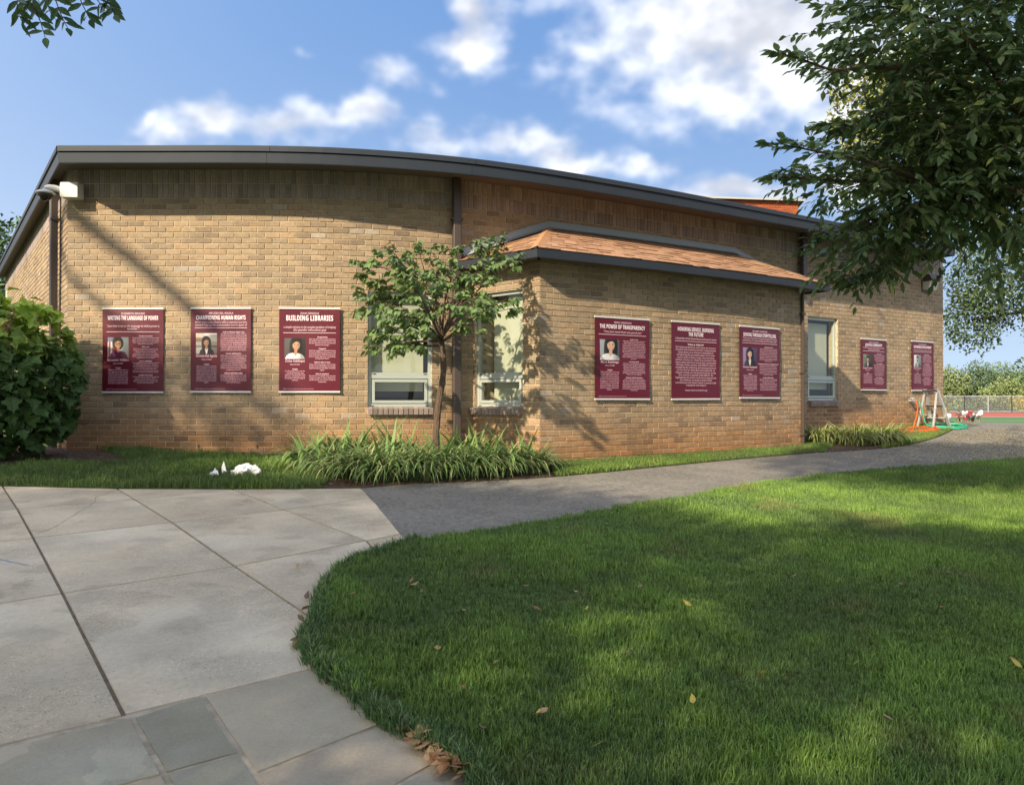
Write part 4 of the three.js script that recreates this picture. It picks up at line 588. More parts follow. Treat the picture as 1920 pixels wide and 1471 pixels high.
{
  const base = groundAt(1752, 802), n = MAIN.at(MAIN.uAt(1745)), o = thing('step_ladder', 'small aluminium stepladder with black steps standing open over the hoses', 'ladder', base), t = new THREE.Vector3(n.tx, 0, -n.tz), q = new THREE.Vector3(n.nx, 0, -n.nz), H = 0.86;
  const P = (s, w, h) => t.clone().multiplyScalar(s).addScaledVector(q, w).add(new THREE.Vector3(0, h, 0)), bar = (name, a, c, r, mat = M.steel) => { const b = new GB(), d = c.clone().sub(a), L = d.length(), y = d.normalize(), x = y.clone().cross(q).normalize(); b.box(r, L, r * 1.8, frame(a.clone().add(c).multiplyScalar(0.5), x, y, x.clone().cross(y))); return part(name, b.geo(), mat, o); };
  for (const w of [-0.18, 0.18]) { bar('front_rail', P(0.28, w * 1.15, 0), P(-0.12, w * 0.75, H), 0.035); bar('rear_leg', P(-0.36, w, 0), P(-0.13, w * 0.75, H * 0.93), 0.022); const f = new GB(); f.box(0.05, 0.03, 0.06, new THREE.Matrix4().setPosition(P(0.28, w * 1.15, 0.015))); part('foot', f.geo(), M.dark, o); }
  for (const [h, m] of [[0.23, M.steel], [0.49, M.dark], [0.83, M.dark]]) { const s = mix(0.28, -0.12, h / H), w = 0.36 * mix(1.15, 0.75, h / H), b = new GB(); b.box(h > 0.8 ? 0.2 : 0.17, 0.035, w, frame(P(s - 0.03, 0, h), t, YAX, q)); part('step', b.geo(), m, o); }
  bar('rear_brace', P(-0.29, -0.17, 0.3), P(-0.29, 0.17, 0.3), 0.018); const st = new GB(), a = P(0.155, 0.2, 0.27), c = P(0.07, 0.185, 0.45); st.box(0.038, a.distanceTo(c), 0.004, frame(a.clone().add(c).multiplyScalar(0.5).addScaledVector(q, 0.012), t, YAX, q)); part('sticker', st.geo(), std({ color: 0xe0b010 }), o);
}
// ---------------------------------------------------------------- crumpled white litter on the grass
function crumple(name, label, x, y, sx, sy, sz, seed) {
  const r = mulberry(seed), g = new THREE.IcosahedronGeometry(1, 5), p = g.attributes.position, o1 = r() * 50;
  for (let i = 0; i < p.count; i++) { const v = new THREE.Vector3().fromBufferAttribute(p, i), n = 1.05 + 0.9 * fbm3(v.x * 1.6 + o1, v.y * 1.6, v.z * 1.6, 2) - 1.1 * Math.abs(fbm3(v.x * 2.6 + o1, v.y * 2.6, v.z * 2.6, 4)) - (Math.hypot(v.x - 0.45, v.y - 0.1, v.z - 0.9) < 0.34 ? 0.45 : 0); v.multiplyScalar(n); v.y = Math.max(-0.25, v.y); p.setXYZ(i, v.x * sx, (v.y + 0.25) * sy, v.z * sz); }
  g.computeVertexNormals(); const o = shadows(new THREE.Mesh(g, M.paper)); o.name = numbered(name); o.position.copy(groundAt(x, y, 0.01)); scene.add(o); return tag(o, label, 'litter');
}
crumple('plastic_bag', 'larger crumpled white plastic bag lying on the grass by the wall', 463, 893, 0.16, 0.115, 0.09, 4);
{ // torn paper scrap: flat folded pieces standing in the grass
  const b = new GB(), p = groundAt(405, 894, 0.02), f = (x, y, z) => new THREE.Vector3(x, y, z);
  b.quad(f(-0.11, 0.01, 0.02), f(-0.03, 0, 0.06), f(0.02, 0.05, 0), f(-0.05, 0.05, -0.04)); b.tri(f(-0.05, 0.05, -0.04), f(0.02, 0.05, 0), f(-0.02, 0.09, -0.01)); b.quad(f(0.02, 0.05, 0), f(0.05, 0.0, 0.05), f(0.0, 0, 0.06), f(-0.03, 0, 0.06)); b.quad(f(0.07, 0.02, 0), f(0.13, 0.05, 0.02), f(0.09, 0.17, 0), f(0.06, 0.10, -0.01)); b.tri(f(0.07, 0.02, 0), f(0.17, 0.05, 0.03), f(0.10, 0.06, 0.05));
  const o = shadows(new THREE.Mesh(b.geo(), M.paper)); o.name = numbered('paper_scrap'); o.position.copy(p); scene.add(o); tag(o, 'smaller torn white paper scrap on the grass left of the bag', 'litter');
}
// ---------------------------------------------------------------- plants
const UP = new THREE.Vector3(0, 1, 0);
const rv = (r, k = 1) => new THREE.Vector3(r() * 2 - 1, r() * 2 - 1, r() * 2 - 1).multiplyScalar(k);
function localize(g, pos) { g.translate(-pos.x, -pos.y, -pos.z); return g; }
// strap-leaved clumps
function blade(b, p, az, len, wid, lean, bend, col) {
  const d = new THREE.Vector3(Math.cos(az), 0, Math.sin(az)), s = new THREE.Vector3(-Math.sin(az), 0, Math.cos(az)), n = 6; let c = p.clone(), ang = lean, L0, R0;
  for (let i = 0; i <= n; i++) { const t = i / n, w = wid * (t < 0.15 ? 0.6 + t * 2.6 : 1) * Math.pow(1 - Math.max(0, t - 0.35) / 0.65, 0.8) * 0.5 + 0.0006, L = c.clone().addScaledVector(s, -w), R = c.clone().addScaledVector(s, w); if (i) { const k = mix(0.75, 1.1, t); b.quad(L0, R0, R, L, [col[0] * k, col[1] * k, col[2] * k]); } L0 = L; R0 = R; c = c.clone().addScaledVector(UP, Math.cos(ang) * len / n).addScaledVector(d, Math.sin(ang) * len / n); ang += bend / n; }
}
const BED = 'strap-leaved plants in the bed under the windows', BED2 = 'pale grassy clumps along the far wall';
function strapClump(label, group, x, y, rad, h, nThin, nWide, seed, cream = 0.12, hue = [0.18, 0.255, 0.085]) {
  h *= group === BED ? 1.22 : 1; const r = mulberry(seed), p = groundAt(x, y), o = thing('strap_plant', label, 'plant', p, group), b = new GB(), w = new GB(), o0 = new THREE.Vector3();
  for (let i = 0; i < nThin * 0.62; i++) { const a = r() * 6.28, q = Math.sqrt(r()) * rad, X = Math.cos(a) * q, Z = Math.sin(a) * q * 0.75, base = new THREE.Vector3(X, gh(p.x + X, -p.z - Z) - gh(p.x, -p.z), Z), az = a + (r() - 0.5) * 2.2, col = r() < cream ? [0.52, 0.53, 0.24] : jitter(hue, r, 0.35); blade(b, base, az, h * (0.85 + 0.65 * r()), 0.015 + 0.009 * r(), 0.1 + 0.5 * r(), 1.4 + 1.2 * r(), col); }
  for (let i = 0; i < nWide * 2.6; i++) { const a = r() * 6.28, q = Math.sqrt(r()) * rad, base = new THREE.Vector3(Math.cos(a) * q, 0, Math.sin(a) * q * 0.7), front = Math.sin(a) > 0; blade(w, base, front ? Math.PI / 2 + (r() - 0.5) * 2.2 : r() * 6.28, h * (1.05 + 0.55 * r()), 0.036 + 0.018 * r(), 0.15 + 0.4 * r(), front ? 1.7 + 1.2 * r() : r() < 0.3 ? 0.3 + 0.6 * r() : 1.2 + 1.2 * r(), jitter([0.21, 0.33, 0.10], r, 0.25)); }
  part('thin_leaves', b.geo(), M.leaf, o).userData.kind = 'stuff'; if (nWide) part('broad_leaves', w.geo(), M.leaf, o); return o;
}
[
  [585, 882, 0.22, 0.42, 90, 26, 'loose spiky strap plant at the left end of the bed beside the lawn', 0.1],
  [645, 893, 0.32, 0.40, 620, 12, 'dense grassy clump below the left edge of the first window', 0.14],
  [712, 899, 0.34, 0.42, 640, 26, 'arching grassy clump in front of the first window by the pavement corner', 0.14],
  [783, 897, 0.34, 0.42, 620, 20, 'grassy clump in the bed just left of the small tree trunk', 0.14],
  [850, 893, 0.34, 0.42, 620, 24, 'grassy clump in the bed at the foot of the downpipe', 0.12],
  [915, 889, 0.34, 0.40, 600, 26, 'broad-leaved clump under the bay window', 0.12],
  [975, 885, 0.30, 0.38, 480, 20, 'grassy clump by the bay corner near the end of the bed', 0.16],
  [745, 872, 0.30, 0.46, 320, 22, 'tall upright strap leaves at the back of the bed against the wall', 0.2],
  [655, 868, 0.28, 0.46, 260, 18, 'upright pale leaves close to the wall left of the first window', 0.25],
  [880, 868, 0.28, 0.46, 320, 20, 'upright strap leaves behind the tree where bay meets wall', 0.2],
  [1008, 880, 0.2, 0.30, 200, 8, 'smallest clump at the right end of the bed below the bay corner', 0.16],
].forEach(([x, y, rd, h, a, c, lab, cr], i) => strapClump(lab, BED, x, y, rd, h, a, c, 200 + i, cr));
[[1543, 830, 0.32, 0.45, 680, 'pale variegated clump nearest the bay corner'], [1600, 832, 0.34, 0.47, 760, 'middle variegated clump below the far window'], [1656, 831, 0.34, 0.50, 780, 'variegated clump nearest the orange hose']].forEach(([x, y, rd, h, n, lab], i) => strapClump(lab, BED2, x, y, rd, h, n, 0, 300 + i, 0.5, [0.32, 0.40, 0.10]));
{ const b = new GB(); void b; }

// large-leaved shrub at the left corner
{
  const r = mulberry(51), p = onGround(-6.75, 10.55), o = thing('shrub', 'big lobed-leaf shrub at the left corner of the building, sunlit top put into the leaf colour', 'shrub', p), st = new GB(), fol = new GB();
  const C = [[-6.55, 0.30, 10.45, 0.80, 1.12, 0.62], [-7.2, 0.48, 10.6, 0.9, 1.12, 0.65], [-6.3, 0.10, 10.55, 0.50, 0.80, 0.45], [-6.9, -0.35, 10.3, 0.8, 0.55, 0.6], [-6.95, 1.28, 10.3, 0.26, 0.30, 0.25], [-6.2, 1.0, 10.45, 0.24, 0.28, 0.22], [-7.5, 1.5, 10.5, 0.3, 0.3, 0.3], [-5.85, 0.35, 10.5, 0.2, 0.3, 0.2]];
  for (let i = 0; i < 16; i++) { const c = C[i % 4], e = V(c[0] + (r() - 0.5) * c[3] * 1.4, c[1] + r() * c[4] * 0.8, c[2] + (r() - 0.5) * 0.8); st.tube([onGround(-6.7 + (r() - 0.5) * 0.5, 10.6 + (r() - 0.5) * 0.4), e.clone().lerp(p, 0.5).add(rv(r, 0.1)), e], 0.018, 0.006, 5); }
  part('stems', localize(st.geo(), p), M.bark, o);
  const single = []; const centre = V(-6.7, 0.0, 10.5);
  for (let i = 0; i < 3600; i++) {
    const c = C[r() < 0.12 ? 4 + (r() * 4 | 0) : r() < 0.36 ? 0 : r() < 0.5 ? 1 : r() < 0.6 ? 2 : 3], d = rv(r).normalize(), k = Math.pow(r(), 0.33), q = V(c[0] + d.x * c[3] * k, c[1] + d.y * c[4] * k, c[2] - d.z * c[5] * k); if (q.y < EYE + gh(q.x, -q.z) + 0.05 || fbm3(q.x * 2.4, q.y * 2.4, q.z * 2.4, 2) < -0.13) continue; if (-q.z > 11.38 && q.x > -6.5) continue;
    const out = q.clone().sub(centre).normalize(), nor = out.clone().multiplyScalar(0.6).add(UP.clone().multiplyScalar(0.5)).add(rv(r, 1.0)).normalize(), dir = out.clone().setY(-0.25 + 0.5 * r()).add(rv(r, 0.6)); dir.addScaledVector(nor, -dir.dot(nor)).normalize();
    const top = smooth(0.4, 1.2, q.y - EYE), col = jitter([mix(0.07, 0.36, top), mix(0.14, 0.50, top), mix(0.035, 0.06, top)], r, 0.25), len = 0.115 + 0.09 * r();  // sunlit top and dim lower leaves are put into the leaf colour
    const front = out.z > 0.35 && k > 0.84;
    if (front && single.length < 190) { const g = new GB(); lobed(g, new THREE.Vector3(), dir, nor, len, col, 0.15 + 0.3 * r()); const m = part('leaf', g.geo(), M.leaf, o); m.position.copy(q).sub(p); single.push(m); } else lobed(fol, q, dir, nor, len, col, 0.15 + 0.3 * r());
  }
  part('foliage', localize(fol.geo(), p), M.leaf, o).userData.kind = 'stuff';
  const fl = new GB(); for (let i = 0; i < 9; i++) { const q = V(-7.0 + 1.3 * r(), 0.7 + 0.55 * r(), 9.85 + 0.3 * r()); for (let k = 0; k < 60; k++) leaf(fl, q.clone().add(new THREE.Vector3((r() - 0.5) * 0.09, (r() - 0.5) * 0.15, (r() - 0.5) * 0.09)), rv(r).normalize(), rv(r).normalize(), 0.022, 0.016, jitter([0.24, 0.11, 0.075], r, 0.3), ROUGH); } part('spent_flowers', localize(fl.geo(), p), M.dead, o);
}
// leafy twig: a short stem with leaves either side
function twig(st, lf, p, dir, L, n, len, wid, color, r, opt = {}) {
  const d = dir.clone().normalize(), pts = [p, p.clone().addScaledVector(d, L * 0.5).add(rv(r, L * 0.08)), p.clone().addScaledVector(d, L).add(new THREE.Vector3(0, -(opt.sag ?? 0.1) * L, 0))];
  if (st) st.tube(pts, 0.006 * (opt.k ?? 1), 0.002 * (opt.k ?? 1), 4);
  const c = new THREE.CatmullRomCurve3(pts);
  for (let i = 0; i < n; i++) { const t = 0.15 + 0.85 * (i + 0.5) / n, q = c.getPoint(t), T = c.getTangent(t), s = T.clone().cross(UP).normalize().multiplyScalar(i % 2 ? 1 : -1); const dd = (i === n - 1 ? T.clone() : T.clone().multiplyScalar(0.75).add(s)).add(new THREE.Vector3(0, -(opt.droop ?? 0.3), 0)).add(rv(r, 0.4)).normalize(); const nor = UP.clone().add(rv(r, opt.tilt ?? 0.6)); nor.addScaledVector(dd, -nor.dot(dd)).normalize(); lf(q, dd, nor, len * (0.75 + 0.45 * r()), wid * (0.8 + 0.4 * r()), jitter(color(q, r), r, 0.25)); }
}
// small ornamental tree in front of the wall
{
  const r = mulberry(73), Z = 10.55, base = groundAt(817, 880), p = onGround(at(817, 880, Z).x, Z), o = thing('small_tree', 'small flat-crowned ornamental tree growing in front of the downpipe', 'tree', p), tr = new GB(), br = new GB(), fol = new GB();
  const A = (x, y, dz = 0) => at(x, y, Z + dz);
  tr.tube([p.clone().setY(p.y - 0.1), A(818, 810), A(822, 760), A(831, 700), A(830, 655), A(826, 632)], 0.05, 0.034, 10, null, 0.22, r);
  part('trunk', localize(tr.geo(), p), M.bark, o);
  const limbs = [
    [[828, 648], [800, 648, -0.1], [760, 640, -0.25], [712, 632, -0.3]], [[829, 640], [790, 640, 0.1], [745, 655, 0.2], [705, 648, 0.25]], [[828, 642], [800, 610, -0.3], [745, 590, -0.5], [700, 585, -0.55]],
    [[828, 635], [800, 585, 0.1], [745, 545, 0.2], [692, 520, 0.2]], [[828, 632], [805, 570, -0.2], [770, 515, -0.4], [742, 478, -0.45]], [[828, 630], [820, 570, 0.3], [800, 520, 0.45], [788, 482, 0.4]],
    [[828, 630], [835, 560, -0.2], [850, 510, -0.3], [858, 478, -0.4]], [[828, 632], [850, 580, 0.2], [885, 535, 0.3], [925, 495, 0.3], [938, 455, 0.25]], [[828, 632], [860, 590, -0.3], [900, 540, -0.5], [950, 500, -0.5]],
    [[830, 640], [870, 610, 0.1], [910, 590, 0.1], [950, 580, 0.1]], [[829, 640], [860, 620, -0.5], [880, 600, -0.8], [905, 585, -0.9]], [[828, 636], [810, 600, -0.6], [790, 560, -0.9], [770, 530, -1.0]], [[828, 636], [770, 600, 0.4], [720, 570, 0.5], [690, 555, 0.5]], [[828, 636], [845, 590, 0.6], [830, 540, 0.7], [815, 520, 0.7]], [[828, 640], [780, 615, -0.7], [740, 600, -1.0]],
    [[828, 632], [790, 560, 0], [735, 510, 0], [700, 495, 0]], [[828, 632], [870, 560, 0], [905, 510, -0.1], [915, 470, -0.1]],
  ];
  let ns = 0; const lf = (q, d, n, L, w, c) => { if (ns < 220 && q.z > -Z + 0.15 && r() < 0.35) { ns++; const g = new GB(); leaf(g, new THREE.Vector3(), d, n, L, w, c); part('leaf', g.geo(), M.leaf, o).position.copy(q).sub(p); } else leaf(fol, q, d, n, L, w, c); };
  const col = (q) => [0.17, 0.26, 0.085];
  for (const l of limbs) {
    const pts = l.map((q) => A(...q)), c = new THREE.CatmullRomCurve3(pts), n = 18; br.tube(pts, 0.020, 0.004, 6, null, 0.15, r);
    for (let i = 0; i < n; i++) { const t = 0.30 + 0.7 * (i + r() * 0.6) / n, q = c.getPoint(Math.min(1, t)).add(new THREE.Vector3((r() - 0.5) * 0.3, (r() - 0.35) * 0.3, (r() - 0.5) * 0.3)), T = c.getTangent(Math.min(1, t)), side = T.clone().cross(UP).normalize().multiplyScalar(i % 2 ? 1 : -1); const d = T.clone().multiplyScalar(0.9).addScaledVector(side, 0.8 + 0.4 * r()).add(new THREE.Vector3(0, 0.15 * r(), 0)); twig(br, lf, q, d, 0.14 + 0.18 * r(), 9, 0.10, 0.062, col, r, { droop: 0.85, tilt: 0.7 }); }
    twig(br, lf, pts.at(-1), pts.at(-1).clone().sub(pts.at(-2)), 0.16, 9, 0.105, 0.066, col, r, { droop: 0.8 });
  }
  part('branches', localize(br.geo(), p), M.bark, o); part('foliage', localize(fol.geo(), p), M.leaf, o).userData.kind = 'stuff';
}
// big broadleaf tree whose crown hangs in from the right
{
  const r = mulberry(88), p = onGround(8.6, 7.4), o = thing('broadleaf_tree', 'large dark-leaved tree overhanging the lawn and path from the right edge', 'tree', p), tr = new GB(), br = new GB(), fol = new GB();
  tr.tube([p.clone().setY(p.y - 0.2), V(8.5, 0.5, 7.4), V(8.4, 2.2, 7.5), V(8.3, 4.5, 7.6), V(8.4, 7.5, 7.8)], 0.30, 0.12, 12, null, 0.1, r); part('trunk', localize(tr.geo(), p), M.bark, o);
  const A = (x, y, z) => at(x, y, z), limbs = [
    [[2080, 330, 7.5], [1920, 352, 7.6], [1830, 358, 7.7], [1730, 335, 7.6], [1620, 300, 7.4], [1540, 285, 7.2], [1475, 272, 7.1]], [[2080, 300, 7.4], [1900, 200, 7.6], [1760, 140, 7.4], [1640, 125, 7.2], [1560, 130, 7.0], [1490, 105, 6.9]],
    [[2080, 330, 7.5], [1900, 370, 8.2], [1790, 385, 8.3], [1670, 445, 8.3], [1590, 495, 8.2]], [[1790, 385, 8.3], [1700, 440, 8.6], [1660, 500, 8.6], [1600, 525, 8.6]], [[1830, 358, 7.7], [1700, 400, 8.0], [1620, 415, 7.9], [1545, 445, 7.8]],
    [[1900, 200, 7.6], [1820, 80, 7.2], [1700, 20, 7.0], [1610, 10, 6.8]], [[1760, 140, 7.4], [1680, 200, 7.7], [1610, 230, 7.7], [1565, 235, 7.6]], [[1730, 335, 7.6], [1610, 340, 7.7], [1530, 335, 7.6], [1470, 330, 7.5]], [[1830, 358, 7.7], [1760, 300, 8.2], [1690, 240, 8.4]], [[1900, 200, 7.6], [1880, 60, 7.8], [1800, -60, 7.8]],
  ];
  let ns = 0; const col = (q) => r() < 0.12 ? [0.21, 0.26, 0.07] : [0.13, 0.20, 0.072];
  const lf = (q, d, n, L, w, c) => { const X = CX + FOC * q.x / -q.z; if (ns < 280 && X < 1600 && q.y > EYE + 0.8) { ns++; const g = new GB(); leaf(g, new THREE.Vector3(), d, n, L, w, c); part('leaf', g.geo(), M.leaf, o).position.copy(q).sub(p); } else leaf(fol, q, d, n, L, w, c); };
  for (const l of limbs) { const pts = l.map((q) => A(...q)), c = new THREE.CatmullRomCurve3(pts), n = 22; br.tube(pts, l[0][0] > 2000 ? 0.045 : 0.022, 0.005, 6, null, 0.1, r); for (let i = 0; i < n; i++) { const t = 0.2 + 0.8 * i / n, q = c.getPoint(t), T = c.getTangent(t), s = T.clone().cross(UP).normalize().multiplyScalar(i % 2 ? 1 : -1); twig(br, lf, q, T.clone().add(s.multiplyScalar(0.6)).add(rv(r, 0.5)), 0.18 + 0.22 * r(), 9, 0.118, 0.05, col, r, { droop: 0.1, tilt: 1.0, sag: 0.05 }); } twig(br, lf, pts.at(-1), pts.at(-1).clone().sub(pts.at(-2)), 0.2, 9, 0.135, 0.058, col, r, { droop: 0.05 }); }
  // crown body: clumps filling the volume between the limbs
  const lobes = [[1810, 120, 7.6, 1.05, 1.1, 1.1], [1800, 240, 7.9, 0.85, 0.7, 1.0], [1900, 300, 7.8, 1.3, 1.2, 1.1], [1700, 60, 7.4, 0.75, 0.6, 0.8], [1680, 380, 8.0, 0.65, 0.40, 0.7], [1815, 340, 8.4, 0.8, 0.38, 0.9], [1600, 320, 7.7, 0.42, 0.22, 0.5], [1645, 462, 8.4, 0.45, 0.26, 0.6], [1960, 100, 7.8, 1.3, 1.6, 1.2], [1905, 350, 8.6, 0.8, 0.45, 0.8], [1745, 290, 7.8, 0.6, 0.35, 0.7], [1620, 470, 8.3, 0.40, 0.2, 0.4], [1800, 340, 8.0, 1.0, 0.6, 0.9], [1690, 340, 7.9, 0.6, 0.45, 0.7], [1665, 50, 7.3, 0.4, 0.36, 0.6], [1880, 200, 7.8, 1.0, 1.0, 1.0]];
  const vol = lobes.map((l) => l[3] * l[4] * l[5]), tot = vol.reduce((a, c) => a + c, 0);
  lobes.forEach(([x, y, z, a, bb, cc], i) => { const c0 = A(x, y, z), n = Math.round(2500 * Math.pow(vol[i] / tot, 0.8)); for (let k = 0; k < n; k++) { const d = rv(r); if (d.length() > 1) continue; const q = c0.clone().add(new THREE.Vector3(d.x * a, d.y * bb, d.z * cc)); twig(k % 3 ? null : br, lf, q, d.clone().add(rv(r, 0.8)), 0.2 + 0.2 * r(), 8, 0.118, 0.052, col, r, { droop: 0.2, tilt: 1.0 }); } });
  // the rest of the crown above and beyond the frame
  for (let k = 0; k < 2600; k++) { const d = rv(r); if (d.length() > 1) continue; const q = V(8.2 + d.x * 3.6, 5.2 + d.y * 2.6, 7.8 + d.z * 3.2); if (q.y < EYE + 2.2 && CX + FOC * q.x / -q.z < 2000) continue; const Xp = CX + FOC * q.x / -q.z, Yp = 747 - FOC * (q.y - EYE) / -q.z; if (Xp < 1640 && Yp > -60) continue; twig(null, lf, q, rv(r), 0.3, 7, 0.15, 0.07, col, r, { tilt: 1 }); }
  part('branches', localize(br.geo(), p), M.bark, o); part('foliage', localize(fol.geo(), p), M.leaf, o).userData.kind = 'stuff';
}
// trees with loose crowns of clumped small leaves
function crownTree(name, label, category, base, trunkTop, rT, lobes, n, size, color, seed, group, mat = M.leafFar, extra) {
  const r = mulberry(seed), o = thing(name, label, category, base, group), tr = new GB(), fol = new GB(), tot = lobes.reduce((s, l) => s + l[3] * l[4] * l[5], 0);
  tr.tube([base.clone().setY(base.y - 0.3), base.clone().lerp(trunkTop, 0.5).add(rv(r, rT)), trunkTop], rT, rT * 0.45, 9, null, 0.12, r);
  for (const [x, h, z] of lobes) tr.tube([base.clone().lerp(trunkTop, 0.8 + 0.2 * r()), trunkTop.clone().lerp(V(x, h, z), 0.5).add(rv(r, rT * 2)), V(x, h, z)], rT * 0.4, rT * 0.1, 6, null, 0.1, r);
  part('trunk', localize(tr.geo(), base), M.bark, o);
  for (const [x, h, z, a, bb, c] of lobes) { const m = Math.round(n * Math.pow(a * bb * c / tot, 0.75)), off = r() * 40; for (let i = 0; i < m; i++) { const d = rv(r), L = d.length(); if (L > 1) continue; if (fbm3(d.x * 2.2 + off, d.y * 2.2, d.z * 2.2, 2) < -0.16 + 0.2 * L - 0.12) continue; const e = d.clone().multiplyScalar(Math.pow(L, -0.35)), q = V(x + e.x * a, h + e.y * bb, z + e.z * c); for (let k = 0; k < 4; k++) { const dd = rv(r).normalize(), nn = rv(r).addScaledVector(UP, 0.8); nn.addScaledVector(dd, -nn.dot(dd)).normalize(); leaf(fol, q.clone().add(rv(r, size * 1.6)), dd, nn, size * (0.8 + 0.5 * r()), size * 0.62, jitter(color, r, 0.32), ROUGH, 0.2); } } }
  part('crown', localize(fol.geo(), base), mat, o); if (extra) extra(o, base, r); return o;
}
// trees standing behind the photographer; they shade the pavement and the lawn
const SHADE = 'shade trees behind and beside the viewer';
const ash = crownTree('ash_tree', 'ash tree whose hanging leaf sprays dip into the top left of the view', 'tree', onGround(-6.5, -3.4), V(-6, 3.2, -3.2), 0.22, [[-4.6, 4.3, -3, 4.2, 1.5, 2.4], [-9, 5.5, -3, 3.8, 1.5, 2.4], [-7.0, 3.9, -1.8, 3.0, 1.0, 1.8], [-13.9, 7.2, -3.2, 3.0, 1.3, 2.2], [-7, 4.6, -0.6, 3.0, 1.0, 1.4]], 12500, 0.2, [0.06, 0.11, 0.03], 601, SHADE, M.leafFar, (o, base, r) => {
  const st = new GB(), A = (x, y, z = 3.9) => at(x, y, z); // sprays of paired leaflets
  st.tube([V(-5, 3.6, -1), V(-4.2, 3.3, 1.6), A(60, -160), A(80, -60)], 0.03, 0.008, 6); st.tube([A(60, -160), A(130, -80), A(180, -40)], 0.012, 0.006, 6);
  const sprays = [[[80, -60], [60, -5], [75, 40], [84, 70]], [[80, -60], [40, -20], [32, 18], [40, 40]], [[80, -60], [100, -10], [115, 30], [126, 52]], [[180, -40], [150, -10], [160, 20], [168, 36]], [[180, -40], [195, -10], [208, 14], [214, 28]], [[130, -80], [100, -30], [90, 10], [96, 28]], [[80, -60], [70, -30], [52, 0], [50, 22]], [[180, -40], [170, -15], [186, 5], [190, 20]]];
  for (const s of sprays) { const pts = s.map(([x, y]) => A(x, y, 3.9 + 0.25 * (r() - 0.5))), c = new THREE.CatmullRomCurve3(pts); st.tube(pts, 0.004, 0.0015, 5); for (let i = 0; i < 9; i++) { const t = 0.35 + 0.65 * Math.floor(i / 2) / 4, q = c.getPoint(Math.min(1, t)), T = c.getTangent(Math.min(1, t)), sd = new THREE.Vector3(1, 0, 0.3 * (r() - 0.5)).multiplyScalar(i % 2 ? 1 : -1), d = (i === 8 ? T.clone() : T.clone().multiplyScalar(0.7).add(sd.multiplyScalar(0.75))).add(rv(r, 0.25)).normalize(), nn = new THREE.Vector3(0, 0.35, 1).add(rv(r, 0.4)); nn.addScaledVector(d, -nn.dot(d)).normalize(); const g = new GB(); leaf(g, new THREE.Vector3(), d, nn, 0.078 + 0.02 * r(), 0.036, jitter([0.06, 0.115, 0.03], r, 0.25), LANCE, 0.2, 0.1); part('leaf', g.geo(), M.leaf, o).position.copy(q).sub(base); } }
  part('hanging_twigs', localize(st.geo(), base), M.bark, o);
});
crownTree('shade_tree', 'broad tree standing behind the viewer over the lawn, unseen upper crown added for shade', 'tree', onGround(1.8, -5.2), V(1.6, 2.6, -5), 0.24, [[0.6, 3.9, -4.2, 3.4, 1.3, 2.2], [3.8, 4.6, -4.2, 3.0, 1.6, 2.2], [-2, 5.6, -4.6, 3.0, 1.3, 2.2], [-1.9, 8.0, -0.2, 2.7, 1.7, 2.0], [1.2, 7.0, -1.4, 2.4, 1.3, 1.6]], 12500, 0.2, [0.06, 0.11, 0.03], 602, SHADE);  // high front crown lobes, out of view, added to shade the right-hand tree
// a leaning tree beside the left end of the pavement; its limbs and lower crown throw the slanting shade on the left wall
crownTree('leaning_tree', 'leaning tree outside the left edge beside the pavement', 'tree', onGround(-16.5, 0.5), V(-14.6, 6.0, 1.4), 0.2, [[-13.2, 5.3, 1.5, 2.2, 1.2, 1.3], [-11.6, 6.4, 1.5, 1.7, 1.4, 1.2], [-15.4, 5.2, 1.5, 1.8, 1.2, 1.4]], 3200, 0.18, [0.06, 0.11, 0.03], 603, SHADE, M.leafFar, (o, base, r) => { const b = new GB(); b.tube([V(-14.6, 6.0, 1.4), V(-14.4, 9.0, 1.5), V(-14.0, 10.2, 1.5), V(-12.8, 9.45, 1.5), V(-11.2, 8.15, 1.5)], 0.16, 0.09, 8, null, 0.1, r); b.tube([V(-14.2, 9.9, 1.5), V(-13.2, 8.8, 1.5), V(-12.2, 7.9, 1.5)], 0.07, 0.05, 7, null, 0.1, r); part('limb', localize(b.geo(), base), M.bark, o); });
// distant trees
crownTree('leafy_tree', 'hazy green tree behind the left end of the building', 'tree', onGround(-21, 30), V(-21, 2.0, 30), 0.3, [[-20.6, 3.6, 30, 2.6, 3.4, 2.4], [-23, 4.6, 30, 2.4, 2.6, 2], [-19.6, 5.4, 30.5, 1.6, 1.6, 1.6]], 5200, 0.22, [0.07, 0.12, 0.045], 701);
crownTree('yellowing_tree', 'pale yellow-green tree rising behind the roof beyond the dark leaves', 'tree', onGround(22, 42), V(21.5, 8, 42), 0.4, [[18.8, 15.2, 42, 1.9, 2.6, 2], [21.5, 16, 42, 2.8, 3.0, 2.4], [20.2, 12.6, 42, 2.4, 1.8, 2], [24, 13, 42, 3, 4, 3]], 5200, 0.26, [0.22, 0.23, 0.05], 702);
crownTree('oak_tree', 'spreading oak hanging over the path beyond the end wall', 'tree', onGround(22, 26), V(21, 3.0, 26), 0.34, [[16.2, 4.0, 26, 1.9, 1.7, 1.8], [15.2, 2.6, 26.4, 0.95, 1.0, 1.1], [18.6, 5.0, 26, 2.2, 1.6, 2], [17.4, 2.1, 25.4, 0.9, 0.75, 0.9], [16.7, 1.0, 25.2, 0.75, 0.35, 0.6], [18.2, 1.6, 25.6, 0.9, 0.8, 0.8], [20, 6.5, 26, 3, 2, 2.4]], 12500, 0.13, [0.062, 0.098, 0.032], 703);
